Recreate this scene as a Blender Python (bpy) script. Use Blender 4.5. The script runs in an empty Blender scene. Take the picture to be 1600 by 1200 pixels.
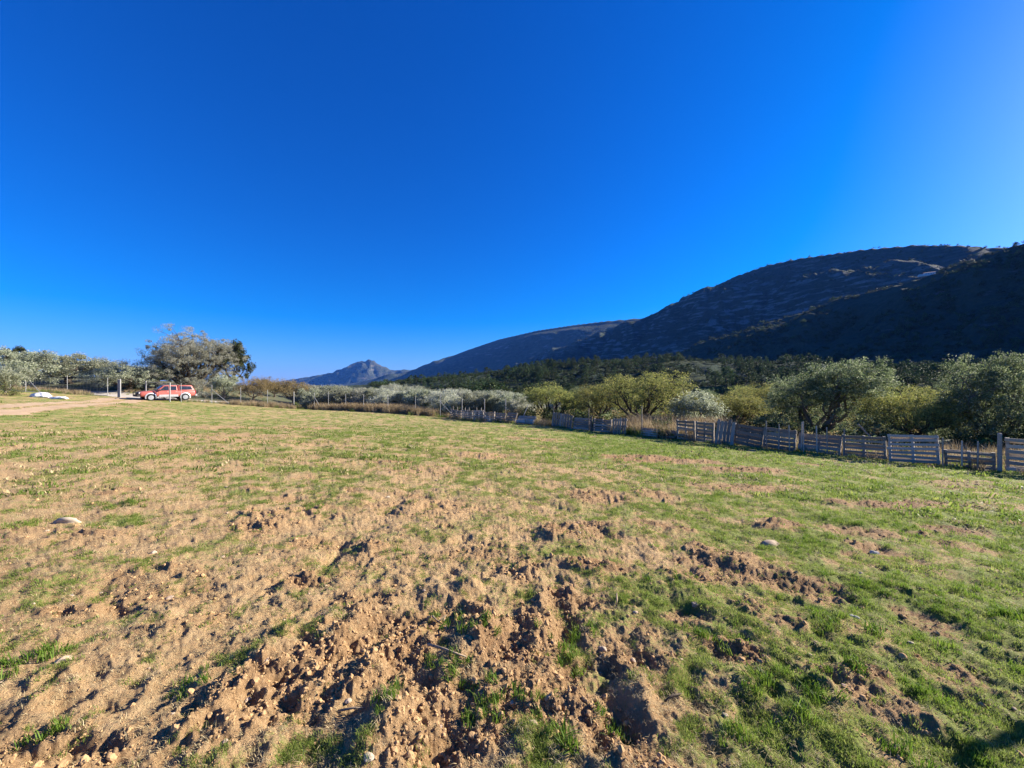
import bpy, math, random
import numpy as np
from mathutils import Vector

random.seed(7)
SC = bpy.context.scene
COL = SC.collection

# ------------------------------------------------------------------ camera, sky, sun, exposure
F = 605.0                      # focal length in pixels of a 1600 px wide frame
EYE = 1.65
HORIZON = 604.0
cam = bpy.data.cameras.new('camera')
cam.sensor_width = 36.0
cam.lens = F / 1600 * 36.0
cam.shift_y = (HORIZON - 600) / 1600
cam.clip_start, cam.clip_end = 0.05, 30000
co = bpy.data.objects.new('camera', cam); COL.objects.link(co)
co.location = (0, 0, EYE); co.rotation_euler = (math.radians(90), 0, 0)
SC.camera = co

SUN_AZ, SUN_EL = math.radians(72), math.radians(23.5)
sdir = Vector((math.sin(SUN_AZ) * math.cos(SUN_EL), math.cos(SUN_AZ) * math.cos(SUN_EL), math.sin(SUN_EL)))
sun = bpy.data.lights.new('sun', 'SUN'); sun.energy = 5.0; sun.angle = math.radians(0.53); sun.color = (1.0, 0.91, 0.78)
so = bpy.data.objects.new('sun', sun); COL.objects.link(so)
so.rotation_euler = (-sdir).to_track_quat('-Z', 'Y').to_euler()

world = bpy.data.worlds.new('World'); SC.world = world; world.use_nodes = True
wn, wl = world.node_tree.nodes, world.node_tree.links
wn.clear()
sky = wn.new('ShaderNodeTexSky'); sky.sky_type = 'NISHITA'; sky.sun_disc = False
sky.sun_elevation = SUN_EL; sky.sun_rotation = SUN_AZ
sky.altitude = 300; sky.air_density = 1.0; sky.dust_density = 0.5; sky.ozone_density = 10.0
sep = wn.new('ShaderNodeSeparateColor'); com = wn.new('ShaderNodeCombineColor')
bg = wn.new('ShaderNodeBackground'); bg.inputs['Strength'].default_value = 0.066
wo = wn.new('ShaderNodeOutputWorld')
wl.new(sky.outputs[0], sep.inputs[0])
def less_blue(ch, k, g):          # a deeper, more saturated blue, as the phone camera renders it
    a = wn.new('ShaderNodeMath'); a.operation = 'MULTIPLY_ADD'; a.inputs[1].default_value = -k; wl.new(sep.outputs[2], a.inputs[0]); wl.new(sep.outputs[ch], a.inputs[2])
    b = wn.new('ShaderNodeMath'); b.operation = 'MULTIPLY'; b.inputs[1].default_value = g; wl.new(a.outputs[0], b.inputs[0])
    c = wn.new('ShaderNodeMath'); c.operation = 'MAXIMUM'; c.inputs[1].default_value = 0.0; wl.new(b.outputs[0], c.inputs[0])
    wl.new(c.outputs[0], com.inputs[ch])
less_blue(0, 0.18, 1.25); less_blue(1, 0.20, 1.12); wl.new(sep.outputs[2], com.inputs[2])
wl.new(com.outputs[0], bg.inputs['Color']); wl.new(bg.outputs[0], wo.inputs['Surface'])

vs = SC.view_settings
vs.view_transform = 'Standard'; vs.look = 'None'; vs.gamma = 1.0; vs.use_curve_mapping = False
vs.exposure = 1.62
SC.cycles.use_denoising = True
SC.cycles.denoising_prefilter = 'ACCURATE'; SC.cycles.denoising_input_passes = 'RGB_ALBEDO_NORMAL'
try: SC.cycles.denoiser = 'OPENIMAGEDENOISE'
except Exception: pass
SC.cycles.max_bounces = 6; SC.cycles.diffuse_bounces = 4; SC.cycles.transmission_bounces = 3
SC.cycles.transparent_max_bounces = 4; SC.cycles.volume_bounces = 0
SC.cycles.caustics_reflective = False; SC.cycles.caustics_refractive = False

# ------------------------------------------------------------------ noise
def _hash(ix, iy, seed):
    h = (ix.astype(np.int64) * 374761393 + iy.astype(np.int64) * 668265263 + seed * 2147483647) & 0xFFFFFFFF
    h = ((h ^ (h >> 13)) * 1274126177) & 0xFFFFFFFF
    return ((h ^ (h >> 16)) & 0xFFFF) / 65536.0
def perlin(x, y, seed=0):
    x0 = np.floor(x); y0 = np.floor(y); fx = x - x0; fy = y - y0
    u = fx * fx * fx * (fx * (fx * 6 - 15) + 10); v = fy * fy * fy * (fy * (fy * 6 - 15) + 10)
    def g(ix, iy, dx, dy):
        a = _hash(ix, iy, seed) * 6.2831853
        return np.cos(a) * dx + np.sin(a) * dy
    n00 = g(x0, y0, fx, fy); n10 = g(x0 + 1, y0, fx - 1, fy)
    n01 = g(x0, y0 + 1, fx, fy - 1); n11 = g(x0 + 1, y0 + 1, fx - 1, fy - 1)
    return ((n00 * (1 - u) + n10 * u) * (1 - v) + (n01 * (1 - u) + n11 * u) * v) * 1.5
def fbm(x, y, octaves=4, seed=0, gain=0.5):
    s = 0.0; a = 1.0; f = 1.0
    for k in range(octaves):
        s = s + a * perlin(x * f + 17.3 * k, y * f - 9.1 * k, seed + k); a *= gain; f *= 2.03
    return s
def billow(x, y, octaves=3, seed=0):
    s = 0.0; a = 1.0; f = 1.0
    for k in range(octaves):
        s = s + a * np.abs(perlin(x * f + 5.3 * k, y * f + 3.7 * k, seed + k)); a *= 0.55; f *= 2.1
    return s
def sstep(a, b, x):
    t = np.clip((x - a) / (b - a), 0, 1); return t * t * (3 - 2 * t)
def splus(x, k=3.0): return np.logaddexp(0, x / k) * k

# ------------------------------------------------------------------ terrain shape
def base_h(x, y):
    d = 0.565 * x + 0.825 * y
    p = np.where(d < 45, d, 45 + 70 * (1 - np.exp(-np.maximum(d - 45, 0) / 70)))
    p = np.where(p < -40, -40 + 20 * (np.exp(np.minimum(p + 40, 0) / 20) - 1), p)
    z = -0.053 * p
    z = z + np.minimum(0.042 * splus(-x - 22), 2.2)
    z = z + 2.0 * sstep(47, 62, y + 0.12 * (x + 50)) * sstep(-33, -47, x)          # bank under the left olives
    z = z + 0.25 * perlin(x / 17, y / 17, 3) * sstep(4, 18, np.hypot(x, y))
    return z

def dist_line(x, y, pts):
    best = np.full(x.shape, 1e9)
    for (ax, ay), (bx, by) in zip(pts[:-1], pts[1:]):
        ex, ey = bx - ax, by - ay
        t = np.clip(((x - ax) * ex + (y - ay) * ey) / (ex * ex + ey * ey), 0, 1)
        best = np.minimum(best, np.hypot(x - ax - t * ex, y - ay - t * ey))
    return best
def at_px(px, Y): return ((px - 800) / F * Y, Y)
def crest(pts): return [(at_px(px, Y)[0], Y, (HORIZON - py) / F * Y + EYE) for px, py, Y in pts]
RIDGES = [
    ('mountain_peak', crest([(300, 606, 6400), (430, 600, 6200), (470, 591, 6100), (512, 583, 6050), (540, 574, 6000), (556, 565, 6000), (574, 561, 6000), (590, 568, 5950), (612, 577, 5900), (640, 576, 6000), (665, 577, 6100), (760, 586, 6300), (900, 590, 6500)]), 560, 1.0, 260),
    ('mountain_slope', crest([(590, 606, 5000), (620, 596, 4800), (650, 579, 4600), (690, 563, 4300), (730, 547, 4000), (780, 530, 3700), (840, 516, 3400), (900, 507, 3100), (950, 501, 2900), (1010, 496, 2750), (1100, 485, 2600), (1300, 470, 2400)]), 900, 1.05, 520),
    ('mountain', crest([(790, 590, 3000), (860, 556, 2600), (900, 534, 2400), (960, 511, 2150), (1000, 499, 2000), (1040, 482, 1850), (1090, 459, 1680), (1150, 431, 1500), (1200, 413, 1390), (1250, 403, 1300), (1300, 396, 1210), (1350, 389, 1130), (1430, 382, 1020), (1500, 383, 930), (1560, 387, 870), (1700, 385, 760), (2100, 380, 580)]), 620, 1.05, 260),
    ('hill_ridge', crest([(1040, 580, 900), (1100, 556, 830), (1156, 533, 760), (1193, 505, 715), (1258, 488, 650), (1322, 462, 595), (1387, 450, 545), (1445, 433, 510), (1507, 408, 475), (1600, 379, 430), (1700, 352, 395), (1900, 320, 340), (2300, 300, 260)]), 265, 1.0, 110),
    ('foothill', crest([(620, 608, 420), (700, 602, 395), (760, 592, 380), (830, 579, 365), (900, 569, 355), (960, 564, 345), (1060, 563, 325), (1160, 566, 300), (1260, 574, 270), (1380, 578, 240), (1520, 580, 225), (1800, 572, 215)]), 150, 0.9, 60),
]
def mountains(x, y):
    out = []
    for k, (nm, pts, W, pw, sc) in enumerate(RIDGES):
        best = np.full(x.shape, -1e9); dmin = np.full(x.shape, 1e9)
        P = np.array(pts)
        dl = dist_line(x, y, [tuple(q[:2]) for q in P])
        wf = 0.3 * sc * sstep(0.02 * W, 0.35 * W, dl)
        wx = x + wf * fbm(x / (1.6 * sc), y / (1.6 * sc), 3, 40 + k)
        wy = y + wf * fbm(x / (1.6 * sc), y / (1.6 * sc), 3, 60 + k)
        for a, b in zip(P[:-1], P[1:]):
            ab = b[:2] - a[:2]; L2 = ab @ ab
            t = np.clip(((wx - a[0]) * ab[0] + (wy - a[1]) * ab[1]) / L2, 0, 1)
            d = np.hypot(wx - a[0] - t * ab[0], wy - a[1] - t * ab[1])
            zc = a[2] + t * (b[2] - a[2])
            f = np.clip(1 - d / W, 0, 1) ** pw
            dmin = np.minimum(dmin, d)
            best = np.maximum(best, zc * f - np.where(f <= 0, 50, 0) - d * 0.002)
        m = sstep(0, 0.35, best / (P[:, 2].max() + 1)) * sstep(0.05, 0.32, dmin / W)
        rid = 1 - 2 * np.abs(fbm(x / sc, y / sc, 4, 80 + k, 0.55))
        loc = np.clip(best / (P[:, 2].max() + 1), 0, 1)
        best = best + m * sc * (0.06 if sc > 300 else .05 if sc < 80 else .10 if sc < 150 else 0.18) * rid * (0.3 + loc)
        best = best + min(sc, 150) * 0.012 * fbm(x / (0.12 * sc), y / (0.12 * sc), 3, 95 + k) * sstep(0, 20, best) * (.25 + .75 * sstep(0, .1, dmin / W))
        if nm == 'mountain_peak': best = best + 34 * fbm(x / 150, y / 150, 3, 171) * sstep(60, 300, best)
        if nm in ('mountain', 'hill_ridge'):     # limestone ledges
            per = 26
            lm = sstep(-0.1, 0.5, fbm(x / 180, y / 180, 3, 130 + k))
            q = best / per + 0.5 * fbm(x / 160, y / 160, 2, 140 + k)
            fr = q - np.floor(q)
            best = best + lm * per * 0.30 * (sstep(0.55, 0.75, fr) - fr) * sstep(15, 60, best) * sstep(.03, .15, dmin / W)
        out.append(best)
    return out

# ------------------------------------------------------------------ field relief and cover
def P(px, py):
    u = (px - 800) / F; Y = EYE / ((py - HORIZON) / F + (-0.030) * u - 0.0438)
    return u * Y, Y
rs = np.random.RandomState(11)
# churned soil: pixel centre, world radii (along x, along depth), rotation, strength, darkness
CHURN = [(560, 1040, .62, .42, .25, 1, 0), (420, 1075, .5, .28, .5, .9, 0), (690, 975, .5, .3, .1, 1, 0), (800, 1010, .42, .42, 0, 1, .15), (860, 1080, .35, .35, 0, .9, .25), (700, 1130, .5, .3, .2, .95, .1), (330, 1140, .35, .2, .4, .8, 0),
         (130, 1185, .5, .16, .2, .9, .1), (960, 1160, .2, .35, .5, .9, .35), (880, 945, .2, .4, .1, .8, .2), (820, 885, .4, .35, 0, .7, .1), (450, 805, .7, .6, 0, .8, 0), (395, 825, .35, .35, 0, .9, .1), (660, 790, 1.0, .6, .1, .6, 0),
         (900, 830, .6, .5, .3, .8, .25), (930, 775, .9, .7, .2, .75, .3), (1010, 770, .5, .6, .2, .7, .35), (1130, 880, .5, .45, -.5, .85, .3), (1200, 905, .45, .35, -.5, .8, .25), (1260, 920, .4, .3, -.4, .8, .3), (1170, 950, .25, .25, 0, .7, .5),
         (1030, 715, 1.9, 1.1, .15, 1, .35), (1170, 732, 1.2, .6, .1, .9, .5), (1130, 760, 1.0, .5, .1, .7, .4), (1390, 788, .8, .45, .1, .9, .7), (1480, 755, 1.8, .7, .2, .6, .6), (1490, 825, .5, .4, 0, .8, .7), (1340, 830, .5, .4, 0, .7, .5), (1560, 790, .8, .4, 0, .5, .5),
         (1370, 860, .25, .3, 0, .8, .4), (1430, 965, .3, .25, 0, .7, .6), (1340, 1085, .35, .2, -.9, .6, .2), (1400, 1115, .3, .14, -.6, .6, .3), (1500, 850, .5, .3, 0, .6, .6), (740, 712, 1.0, .7, 0, .7, 0), (640, 735, 1.6, .8, .1, .4, 0),
         (400, 668, 5, 2.2, .2, .6, 0), (350, 690, 3.5, 1.4, .1, .5, 0), (200, 645, 4, 1.5, 0, .5, 0), (480, 700, 2.4, 1.0, .1, .4, 0), (850, 685, 1.5, 1.0, 0, .6, .4), (960, 672, 2.4, .8, 0, .7, .4), (300, 930, .3, .25, 0, .6, .1), (190, 940, .25, .4, 0, .6, .2),
         (450, 895, .3, .2, 0, .5, .2), (280, 985, .25, .15, .6, .6, .2), (60, 840, 1.2, .35, .1, .5, 0), (40, 1190, .5, .2, .2, .8, .1), (560, 880, .3, .3, 0, .3, .1), (1075, 900, .3, .25, 0, .7, .3), (1000, 990, .3, .2, .2, .5, .3)]
for _ in range(60):          # hoof and rooting marks all over
    _px, _py = rs.uniform(60, 1590), 604 + 75 + 380 * rs.rand() ** 1.2; _Y = P(_px, _py)[1]
    if _px > 1000 + (_py - 690) * 9: continue
    _r = rs.uniform(.07, .2) * (1 + .10 * _Y); CHURN.append((_px, _py, _r * rs.uniform(1, 2), _r * .8, rs.uniform(-.6, .6), rs.uniform(.55, 1), rs.uniform(.1, .45) + (.3 if _px > 850 else 0)))
# ridges of thrown-up earth and ruts: pixel ends, height, half width
LINES = [((600, 1180), (770, 965), .10, .16), ((560, 1195), (640, 1090), .08, .14), ((860, 905), (900, 1010), -.07, .10), ((905, 1000), (1010, 1190), -.055, .14), ((960, 1010), (1050, 1190), .06, .12), ((860, 900), (830, 1040), .07, .13),
         ((345, 1110), (430, 1010), .09, .13), ((430, 1010), (640, 930), .07, .13), ((640, 930), (760, 925), .08, .14), ((0, 1030), (330, 960), -.035, .12), ((330, 960), (560, 850), -.04, .12), ((560, 850), (640, 760), -.03, .14), ((0, 1160), (250, 1060), -.03, .1),
         ((500, 905), (545, 830), -.06, .1), ((900, 800), (760, 760), -.05, .16), ((1100, 880), (1290, 930), -.05, .14), ((1000, 850), (1140, 990), .03, .2), ((1420, 1198), (1600, 1140), -.02, .1), ((150, 915), (205, 975), -.05, .08), ((1150, 1110), (1240, 1150), -.05, .1), ((680, 790), (760, 740), -.03, .2),
         ((1290, 990), (1400, 950), .03, .16), ((1300, 1060), (1460, 1180), -.03, .12), ((640, 1140), (690, 1060), -.07, .12)]
PITS = []
for k in range(800):
    py = 604 + 40 + 555 * rs.rand() ** 1.3; px = -80 + 1760 * rs.rand(); x, y = P(px, py)
    if y > 46 or y < 0.6: continue
    PITS.append((x, y, rs.uniform(.05, .11) * (1 + .05 * y), rs.uniform(.018, .05) * (1 + .03 * y), rs.uniform(0, 3.1), rs.choice([1, 1, 1, -1])))

def field_masks(x, y):
    n = x.shape[0]
    churn = np.zeros(n); dark = np.zeros(n)
    n1 = fbm(x / .5, y / .5, 3, 201); n1b = fbm(x / 2.2, y / 2.2, 3, 207)
    for px, py, rx, ry, rot, s, dk in CHURN:
        cx, cy = P(px, py); R = 2.2 * max(rx, ry)
        i = np.where((np.abs(x - cx) < R) & (np.abs(y - cy) < R))[0]
        if not len(i): continue
        c, sn = math.cos(rot), math.sin(rot); dx, dy = x[i] - cx, y[i] - cy
        q = np.hypot((dx * c + dy * sn) / rx, (-dx * sn + dy * c) / ry)
        q = q + (0.45 * n1[i] if cy < 6 else 0.5 * n1b[i])
        m = s * sstep(1.15, 0.55, q)
        dark[i] = np.maximum(dark[i], m * dk); churn[i] = np.maximum(churn[i], m)
    trend = 0.43 + 0.35 * sstep(-1.0, 4.5, x - 0.10 * y) + 0.19 * sstep(7, 18, y) - 0.20 * sstep(9, 4, y) * sstep(1.5, -1.0, x)
    g = trend + 0.30 * fbm(x / 1.3 + 4, y / 1.3, 4, 221, 0.72) + 0.14 * fbm(x / 8, y / 8, 2, 231)
    g = np.clip(g, 0, 1) * (1 - 0.92 * churn)
    return churn, dark, np.clip(g, 0, 1)

def field_relief(x, y, churn, green):
    r = np.hypot(x, y)
    near = sstep(45, 8, r)
    h = 0.035 * fbm(x / 1.1, y / 1.1, 3, 301) + 0.013 * fbm(x / .16, y / .16, 4, 311, .62) * (0.4 + .6 * near)
    h = h + (0.012 * billow(x / .05, y / .05, 2, 315) + 0.014 * np.maximum(fbm(x / .09, y / .09, 2, 317), .1)) * near
    cl = 0.055 * fbm(x / .34, y / .34, 4, 321, .58) + 0.030 * (billow(x / .15, y / .15, 3, 331) - .25) + 0.018 * fbm(x / .05, y / .05, 2, 345)
    cl = cl + 0.03 * fbm(x / .6, y / .6, 2, 341)
    big = 1 - 0.25 * sstep(8, 20, r)
    h = h + .85 * churn * cl * big + churn * 0.05 * fbm(x / 1.3, y / 1.3, 2, 351)
    wob = 0.06 * fbm(x / .3, y / .3, 3, 361)
    for (a, b, hh, w) in LINES:
        ax, ay = P(*a); bx, by = P(*b); ex, ey = bx - ax, by - ay
        i = np.where((x > min(ax, bx) - 3 * w) & (x < max(ax, bx) + 3 * w) & (y > min(ay, by) - 3 * w) & (y < max(ay, by) + 3 * w))[0]
        if not len(i): continue
        t = np.clip(((x[i] - ax) * ex + (y[i] - ay) * ey) / (ex * ex + ey * ey), 0, 1)
        d = np.hypot(x[i] - ax - t * ex, y[i] - ay - t * ey) + wob[i]
        h[i] += .72 * hh * np.exp(-(d / w) ** 2 * 1.6) * np.minimum(1, np.minimum(t, 1 - t) * 5 + .25) * (1 + .8 * wob[i] / .06 * .4)
    for (cx, cy, R, dp, rot, sg) in PITS:
        i = np.where((np.abs(x - cx) < 2.5 * R) & (np.abs(y - cy) < 2.5 * R))[0]
        if not len(i): continue
        dx, dy = x[i] - cx, y[i] - cy; c, s = math.cos(rot), math.sin(rot)
        d = np.hypot((dx * c + dy * s) / R, (-dx * s + dy * c) / (R * .6)) + .5 * wob[i] / .06 * .6
        dp *= .5; h[i] += -sg * dp * np.exp(-d * d * 1.3) + .4 * dp * np.exp(-(d - 1.5) ** 2 * 5)
    return h

FIELD_POLY = [(40, -19), (15.3, 12.3), (-7.4, 41), (-26, 48), (-34, 46.5), (-42, 44), (-47, 42.3), (-52, 40), (-85, 30), (-85, -60), (60, -60)]
def in_poly(x, y, poly):
    c = np.zeros(x.shape, bool); n = len(poly)
    for k in range(n):
        x1, y1 = poly[k]; x2, y2 = poly[(k + 1) % n]
        if y1 == y2: continue
        c ^= ((y1 > y) != (y2 > y)) & (x < (x2 - x1) * (y - y1) / (y2 - y1) + x1)
    return c
TRACK = [(-42.2, 45), (-41.2, 41.5), (-37, 34), (-31, 25), (-27.3, 18.5), (-26, 11), (-30, -20)]
ROAD = [(-18, 60), (-27, 52), (-33.5, 49), (-39, 45.5), (-44, 46), (-54, 50), (-70, 54), (-95, 66)]

def near_height(x, y):
    """ground height inside 75 m, with all relief"""
    churn, dark, green = field_masks(x, y)
    inside = in_poly(x, y, FIELD_POLY)
    td = dist_line(x, y, TRACK); tn = fbm(x / 1.5, y / 1.5, 3, 401)
    tr = sstep(2.0, 1.4, td + .6 * tn) * (1 - .8 * sstep(.5, .2, td + .45 * tn))
    rd = sstep(2.9, 2.2, dist_line(x, y, ROAD) + .3 * fbm(x / 2, y / 2, 2, 405))
    green = green * (1 - tr * .9); churn = churn * (1 - tr)
    h = base_h(x, y) + field_relief(x, y, churn, green) * np.where(inside, 1 - .7 * tr, .8 - .6 * rd)
    return h, churn, dark, green, inside, tr, rd
def gz(x, y):
    return float(base_h(np.array([float(x)]), np.array([float(y)]))[0])
def gz_full(x, y):
    return float(near_height(np.array([float(x)]), np.array([float(y)]))[0][0])

# ------------------------------------------------------------------ mesh helpers
def quick_mesh(name, verts, faces_idx, n_per, smooth=True):
    me = bpy.data.meshes.new(name)
    v = np.asarray(verts, np.float32); f = np.asarray(faces_idx, np.int32).reshape(-1, n_per)
    me.vertices.add(len(v)); me.vertices.foreach_set('co', v.ravel())
    me.loops.add(f.size); me.loops.foreach_set('vertex_index', f.ravel())
    me.polygons.add(len(f)); me.polygons.foreach_set('loop_start', np.arange(0, f.size, n_per, dtype=np.int32))
    me.polygons.foreach_set('use_smooth', np.full(len(f), smooth, bool))
    me.update(calc_edges=True)
    return me
def add_attr(me, name, vals):
    a = me.attributes.new(name, 'FLOAT', 'POINT'); a.data.foreach_set('value', np.asarray(vals, np.float32))
def link(name, me, mat=None, parent=None):
    o = bpy.data.objects.new(name, me); COL.objects.link(o)
    if mat is not None and me is not None and len(me.materials) == 0:
        for m in (mat if isinstance(mat, (list, tuple)) else [mat]): me.materials.append(m)
    if parent: o.parent = parent
    return o
def tag(o, label=None, cat=None, group=None, kind=None):
    if label: o['label'] = label
    if cat: o['category'] = cat
    if group: o['group'] = group
    if kind: o['kind'] = kind
    return o
def empty(name, loc=(0, 0, 0), rz=0.0):
    o = bpy.data.objects.new(name, None); COL.objects.link(o); o.location = loc; o.rotation_euler = (0, 0, rz)
    o.empty_display_size = 0.2
    return o
def copy_tree(o, parent=None):
    c = o.copy(); COL.objects.link(c)
    if parent: c.parent = parent
    for ch in list(o.children): copy_tree(ch, c)
    return c
class MB:
    """collects polygons"""
    def __init__(s): s.v = []; s.f = []; s.m = []
    def poly(s, pts, mi=0):
        b = len(s.v); s.v += [tuple(p) for p in pts]; s.f.append(tuple(range(b, b + len(pts)))); s.m.append(mi)
    def box(s, c, d, mi=0, jit=0.0, rot=None):
        b = len(s.v); x, y, z = c; a, e, h = d[0] / 2, d[1] / 2, d[2] / 2
        for sx, sy, sz in ((-1, -1, -1), (1, -1, -1), (1, 1, -1), (-1, 1, -1), (-1, -1, 1), (1, -1, 1), (1, 1, 1), (-1, 1, 1)):
            p = Vector((sx * a + random.uniform(-jit, jit), sy * e + random.uniform(-jit, jit), sz * h + random.uniform(-jit, jit)))
            if rot is not None: p = rot @ p
            s.v.append((x + p.x, y + p.y, z + p.z))
        for q in ((0, 3, 2, 1), (4, 5, 6, 7), (0, 1, 5, 4), (1, 2, 6, 5), (2, 3, 7, 6), (3, 0, 4, 7)):
            s.f.append(tuple(b + k for k in q)); s.m.append(mi)
    def tube(s, pts, rad, n=6, mi=0, cap=True):
        pts = [Vector(p) for p in pts]; b = len(s.v)
        for i, p in enumerate(pts):
            t = (pts[min(i + 1, len(pts) - 1)] - pts[max(i - 1, 0)])
            if t.length < 1e-9: t = Vector((0, 0, 1))
            t.normalize()
            a = t.cross(Vector((0, 0, 1)) if abs(t.z) < .9 else Vector((1, 0, 0))).normalized(); c = t.cross(a)
            r = rad[i] if hasattr(rad, '__len__') else rad
            for k in range(n):
                w = 2 * math.pi * k / n; q = p + (a * math.cos(w) + c * math.sin(w)) * r
                s.v.append(tuple(q))
        for i in range(len(pts) - 1):
            for k in range(n):
                s.f.append((b + i * n + k, b + i * n + (k + 1) % n, b + (i + 1) * n + (k + 1) % n, b + (i + 1) * n + k)); s.m.append(mi)
        if cap:
            s.f.append(tuple(b + (len(pts) - 1) * n + k for k in range(n))); s.m.append(mi)
            s.f.append(tuple(b + n - 1 - k for k in range(n))); s.m.append(mi)
    def mesh(s, name, smooth=False):
        me = bpy.data.meshes.new(name); me.from_pydata(s.v, [], s.f); me.update()
        me.polygons.foreach_set('material_index', np.array(s.m, np.int32))
        me.polygons.foreach_set('use_smooth', np.full(len(s.f), smooth, bool))
        return me
    def build(s, name, mat, parent=None, smooth=False):
        return link(name, s.mesh(name, smooth), mat, parent)

# ------------------------------------------------------------------ materials
def new_mat(name):
    m = bpy.data.materials.new(name); m.use_nodes = True
    nt = m.node_tree; nt.nodes.clear()
    out = nt.nodes.new('ShaderNodeOutputMaterial'); b = nt.nodes.new('ShaderNodeBsdfPrincipled')
    nt.links.new(b.outputs[0], out.inputs['Surface'])
    return m, nt, b, out
def node(nt, typ, **kw):
    n = nt.nodes.new(typ)
    for k, v in kw.items():
        if k in n.inputs: n.inputs[k].default_value = v
        else: setattr(n, k, v)
    return n
def noise(nt, scale, detail=4, rough=.55, vec=None, dist=0):
    n = node(nt, 'ShaderNodeTexNoise', Scale=scale, Detail=detail, Roughness=rough, Distortion=dist)
    if vec is not None: nt.links.new(vec, n.inputs['Vector'])
    return n.outputs['Fac']
def ramp(nt, fac, stops):
    r = nt.nodes.new('ShaderNodeValToRGB'); e = r.color_ramp.elements
    while len(e) > 1: e.remove(e[-1])
    e[0].position = stops[0][0]; e[0].color = (*stops[0][1], 1)
    for p, c in stops[1:]:
        q = e.new(p); q.color = (*c, 1)
    nt.links.new(fac, r.inputs[0]); return r.outputs[0]
def mixc(nt, fac, a, b, mode='MIX'):
    m = nt.nodes.new('ShaderNodeMix'); m.data_type = 'RGBA'; m.blend_type = mode
    for s, v in ((0, fac), (6, a), (7, b)):
        if isinstance(v, (int, float)): m.inputs[s].default_value = v
        elif isinstance(v, tuple): m.inputs[s].default_value = (*v, 1)
        else: nt.links.new(v, m.inputs[s])
    return m.outputs[2]
def math_(nt, op, a, b=0.0, c=None, clamp=False):
    m = nt.nodes.new('ShaderNodeMath'); m.operation = op; m.use_clamp = clamp
    for i, v in enumerate((a, b, c)):
        if v is None: continue
        if isinstance(v, (int, float)): m.inputs[i].default_value = v
        else: nt.links.new(v, m.inputs[i])
    return m.outputs[0]
def attr(nt, name):
    a = nt.nodes.new('ShaderNodeAttribute'); a.attribute_name = name; return a.outputs['Fac']
def texco(nt): return nt.nodes.new('ShaderNodeTexCoord').outputs['Object']
def bump(nt, b, h, strength, dist):
    n = node(nt, 'ShaderNodeBump', Strength=strength, Distance=dist); nt.links.new(h, n.inputs['Height']); nt.links.new(n.outputs[0], b.inputs['Normal'])

def mat_field():
    m, nt, b, _ = new_mat('field_soil_and_grass'); v = texco(nt); L = nt.links
    churn, dark, green = attr(nt, 'churn'), attr(nt, 'dark'), attr(nt, 'green')
    n_big = noise(nt, .6, 4, .6, v); n_mid = noise(nt, 5, 5, .65, v); n_f = noise(nt, 34, 6, .7, v); n_ff = noise(nt, 110, 5, .78, v)
    dry = ramp(nt, n_mid, [(.25, (.36, .225, .105)), (.5, (.50, .335, .168)), (.75, (.61, .445, .25))])
    dry = mixc(nt, math_(nt, 'MULTIPLY', n_big, .5), dry, (.40, .22, .11))
    fresh = ramp(nt, n_f, [(.3, (.28, .165, .075)), (.5, (.42, .265, .13)), (.72, (.57, .39, .21))])
    soil = mixc(nt, churn, dry, fresh)
    soil = mixc(nt, dark, soil, (.15, .08, .042))
    soil = mixc(nt, math_(nt, 'MULTIPLY', n_ff, .22), soil, (.24, .15, .085), 'MULTIPLY')
    straw = ramp(nt, n_ff, [(.3, (.30, .23, .11)), (.55, (.47, .38, .20)), (.75, (.60, .50, .29))])
    lush = ramp(nt, n_f, [(.3, (.065, .11, .018)), (.5, (.135, .20, .032)), (.75, (.24, .295, .062))])
    # straw litter over soil, then green cover
    sfac = math_(nt, 'MULTIPLY_ADD', n_f, 2.6, -1.05, True)
    sfac = math_(nt, 'MULTIPLY', sfac, math_(nt, 'SUBTRACT', .75, math_(nt, 'MULTIPLY', churn, .7)), clamp=True)
    c = mixc(nt, sfac, soil, straw)
    gv = math_(nt, 'ADD', green, math_(nt, 'MULTIPLY_ADD', n_f, 1.5, -.75))
    gv = math_(nt, 'ADD', gv, math_(nt, 'MULTIPLY_ADD', n_mid, .8, -.4))
    n_mott = noise(nt, 2.4, 5, .72, v)
    gv = math_(nt, 'ADD', gv, math_(nt, 'MULTIPLY_ADD', n_mott, 1.7, -.85))
    gfac = math_(nt, 'MULTIPLY_ADD', gv, 2.6, -.98, True)
    gfac = math_(nt, 'MULTIPLY', gfac, .84)
    c = mixc(nt, gfac, c, lush)
    L.new(c, b.inputs['Base Color']); b.inputs['Roughness'].default_value = .95; b.inputs['Specular IOR Level'].default_value = .15
    hh = math_(nt, 'ADD', n_ff, math_(nt, 'MULTIPLY', n_f, 2.0))
    bump(nt, b, hh, .9, .022)
    return m
def mat_track():
    m, nt, b, _ = new_mat('bare_track_earth'); v = texco(nt)
    n1 = noise(nt, 1.2, 5, .6, v); n2 = noise(nt, 18, 5, .65, v)
    c = ramp(nt, n1, [(.3, (.36, .235, .125)), (.55, (.48, .335, .19)), (.75, (.57, .42, .26))])
    c = mixc(nt, math_(nt, 'MULTIPLY', n2, .4), c, (.30, .2, .12))
    nt.links.new(c, b.inputs['Base Color']); b.inputs['Roughness'].default_value = .95; bump(nt, b, n2, .6, .03); return m
def mat_road():
    m, nt, b, _ = new_mat('pale_gravel_road'); v = texco(nt)
    n1 = noise(nt, 2.2, 5, .6, v)
    c = ramp(nt, n1, [(.3, (.36, .31, .25)), (.7, (.52, .47, .40))])
    nt.links.new(c, b.inputs['Base Color']); b.inputs['Roughness'].default_value = .95; bump(nt, b, n1, .5, .03); return m
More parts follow.
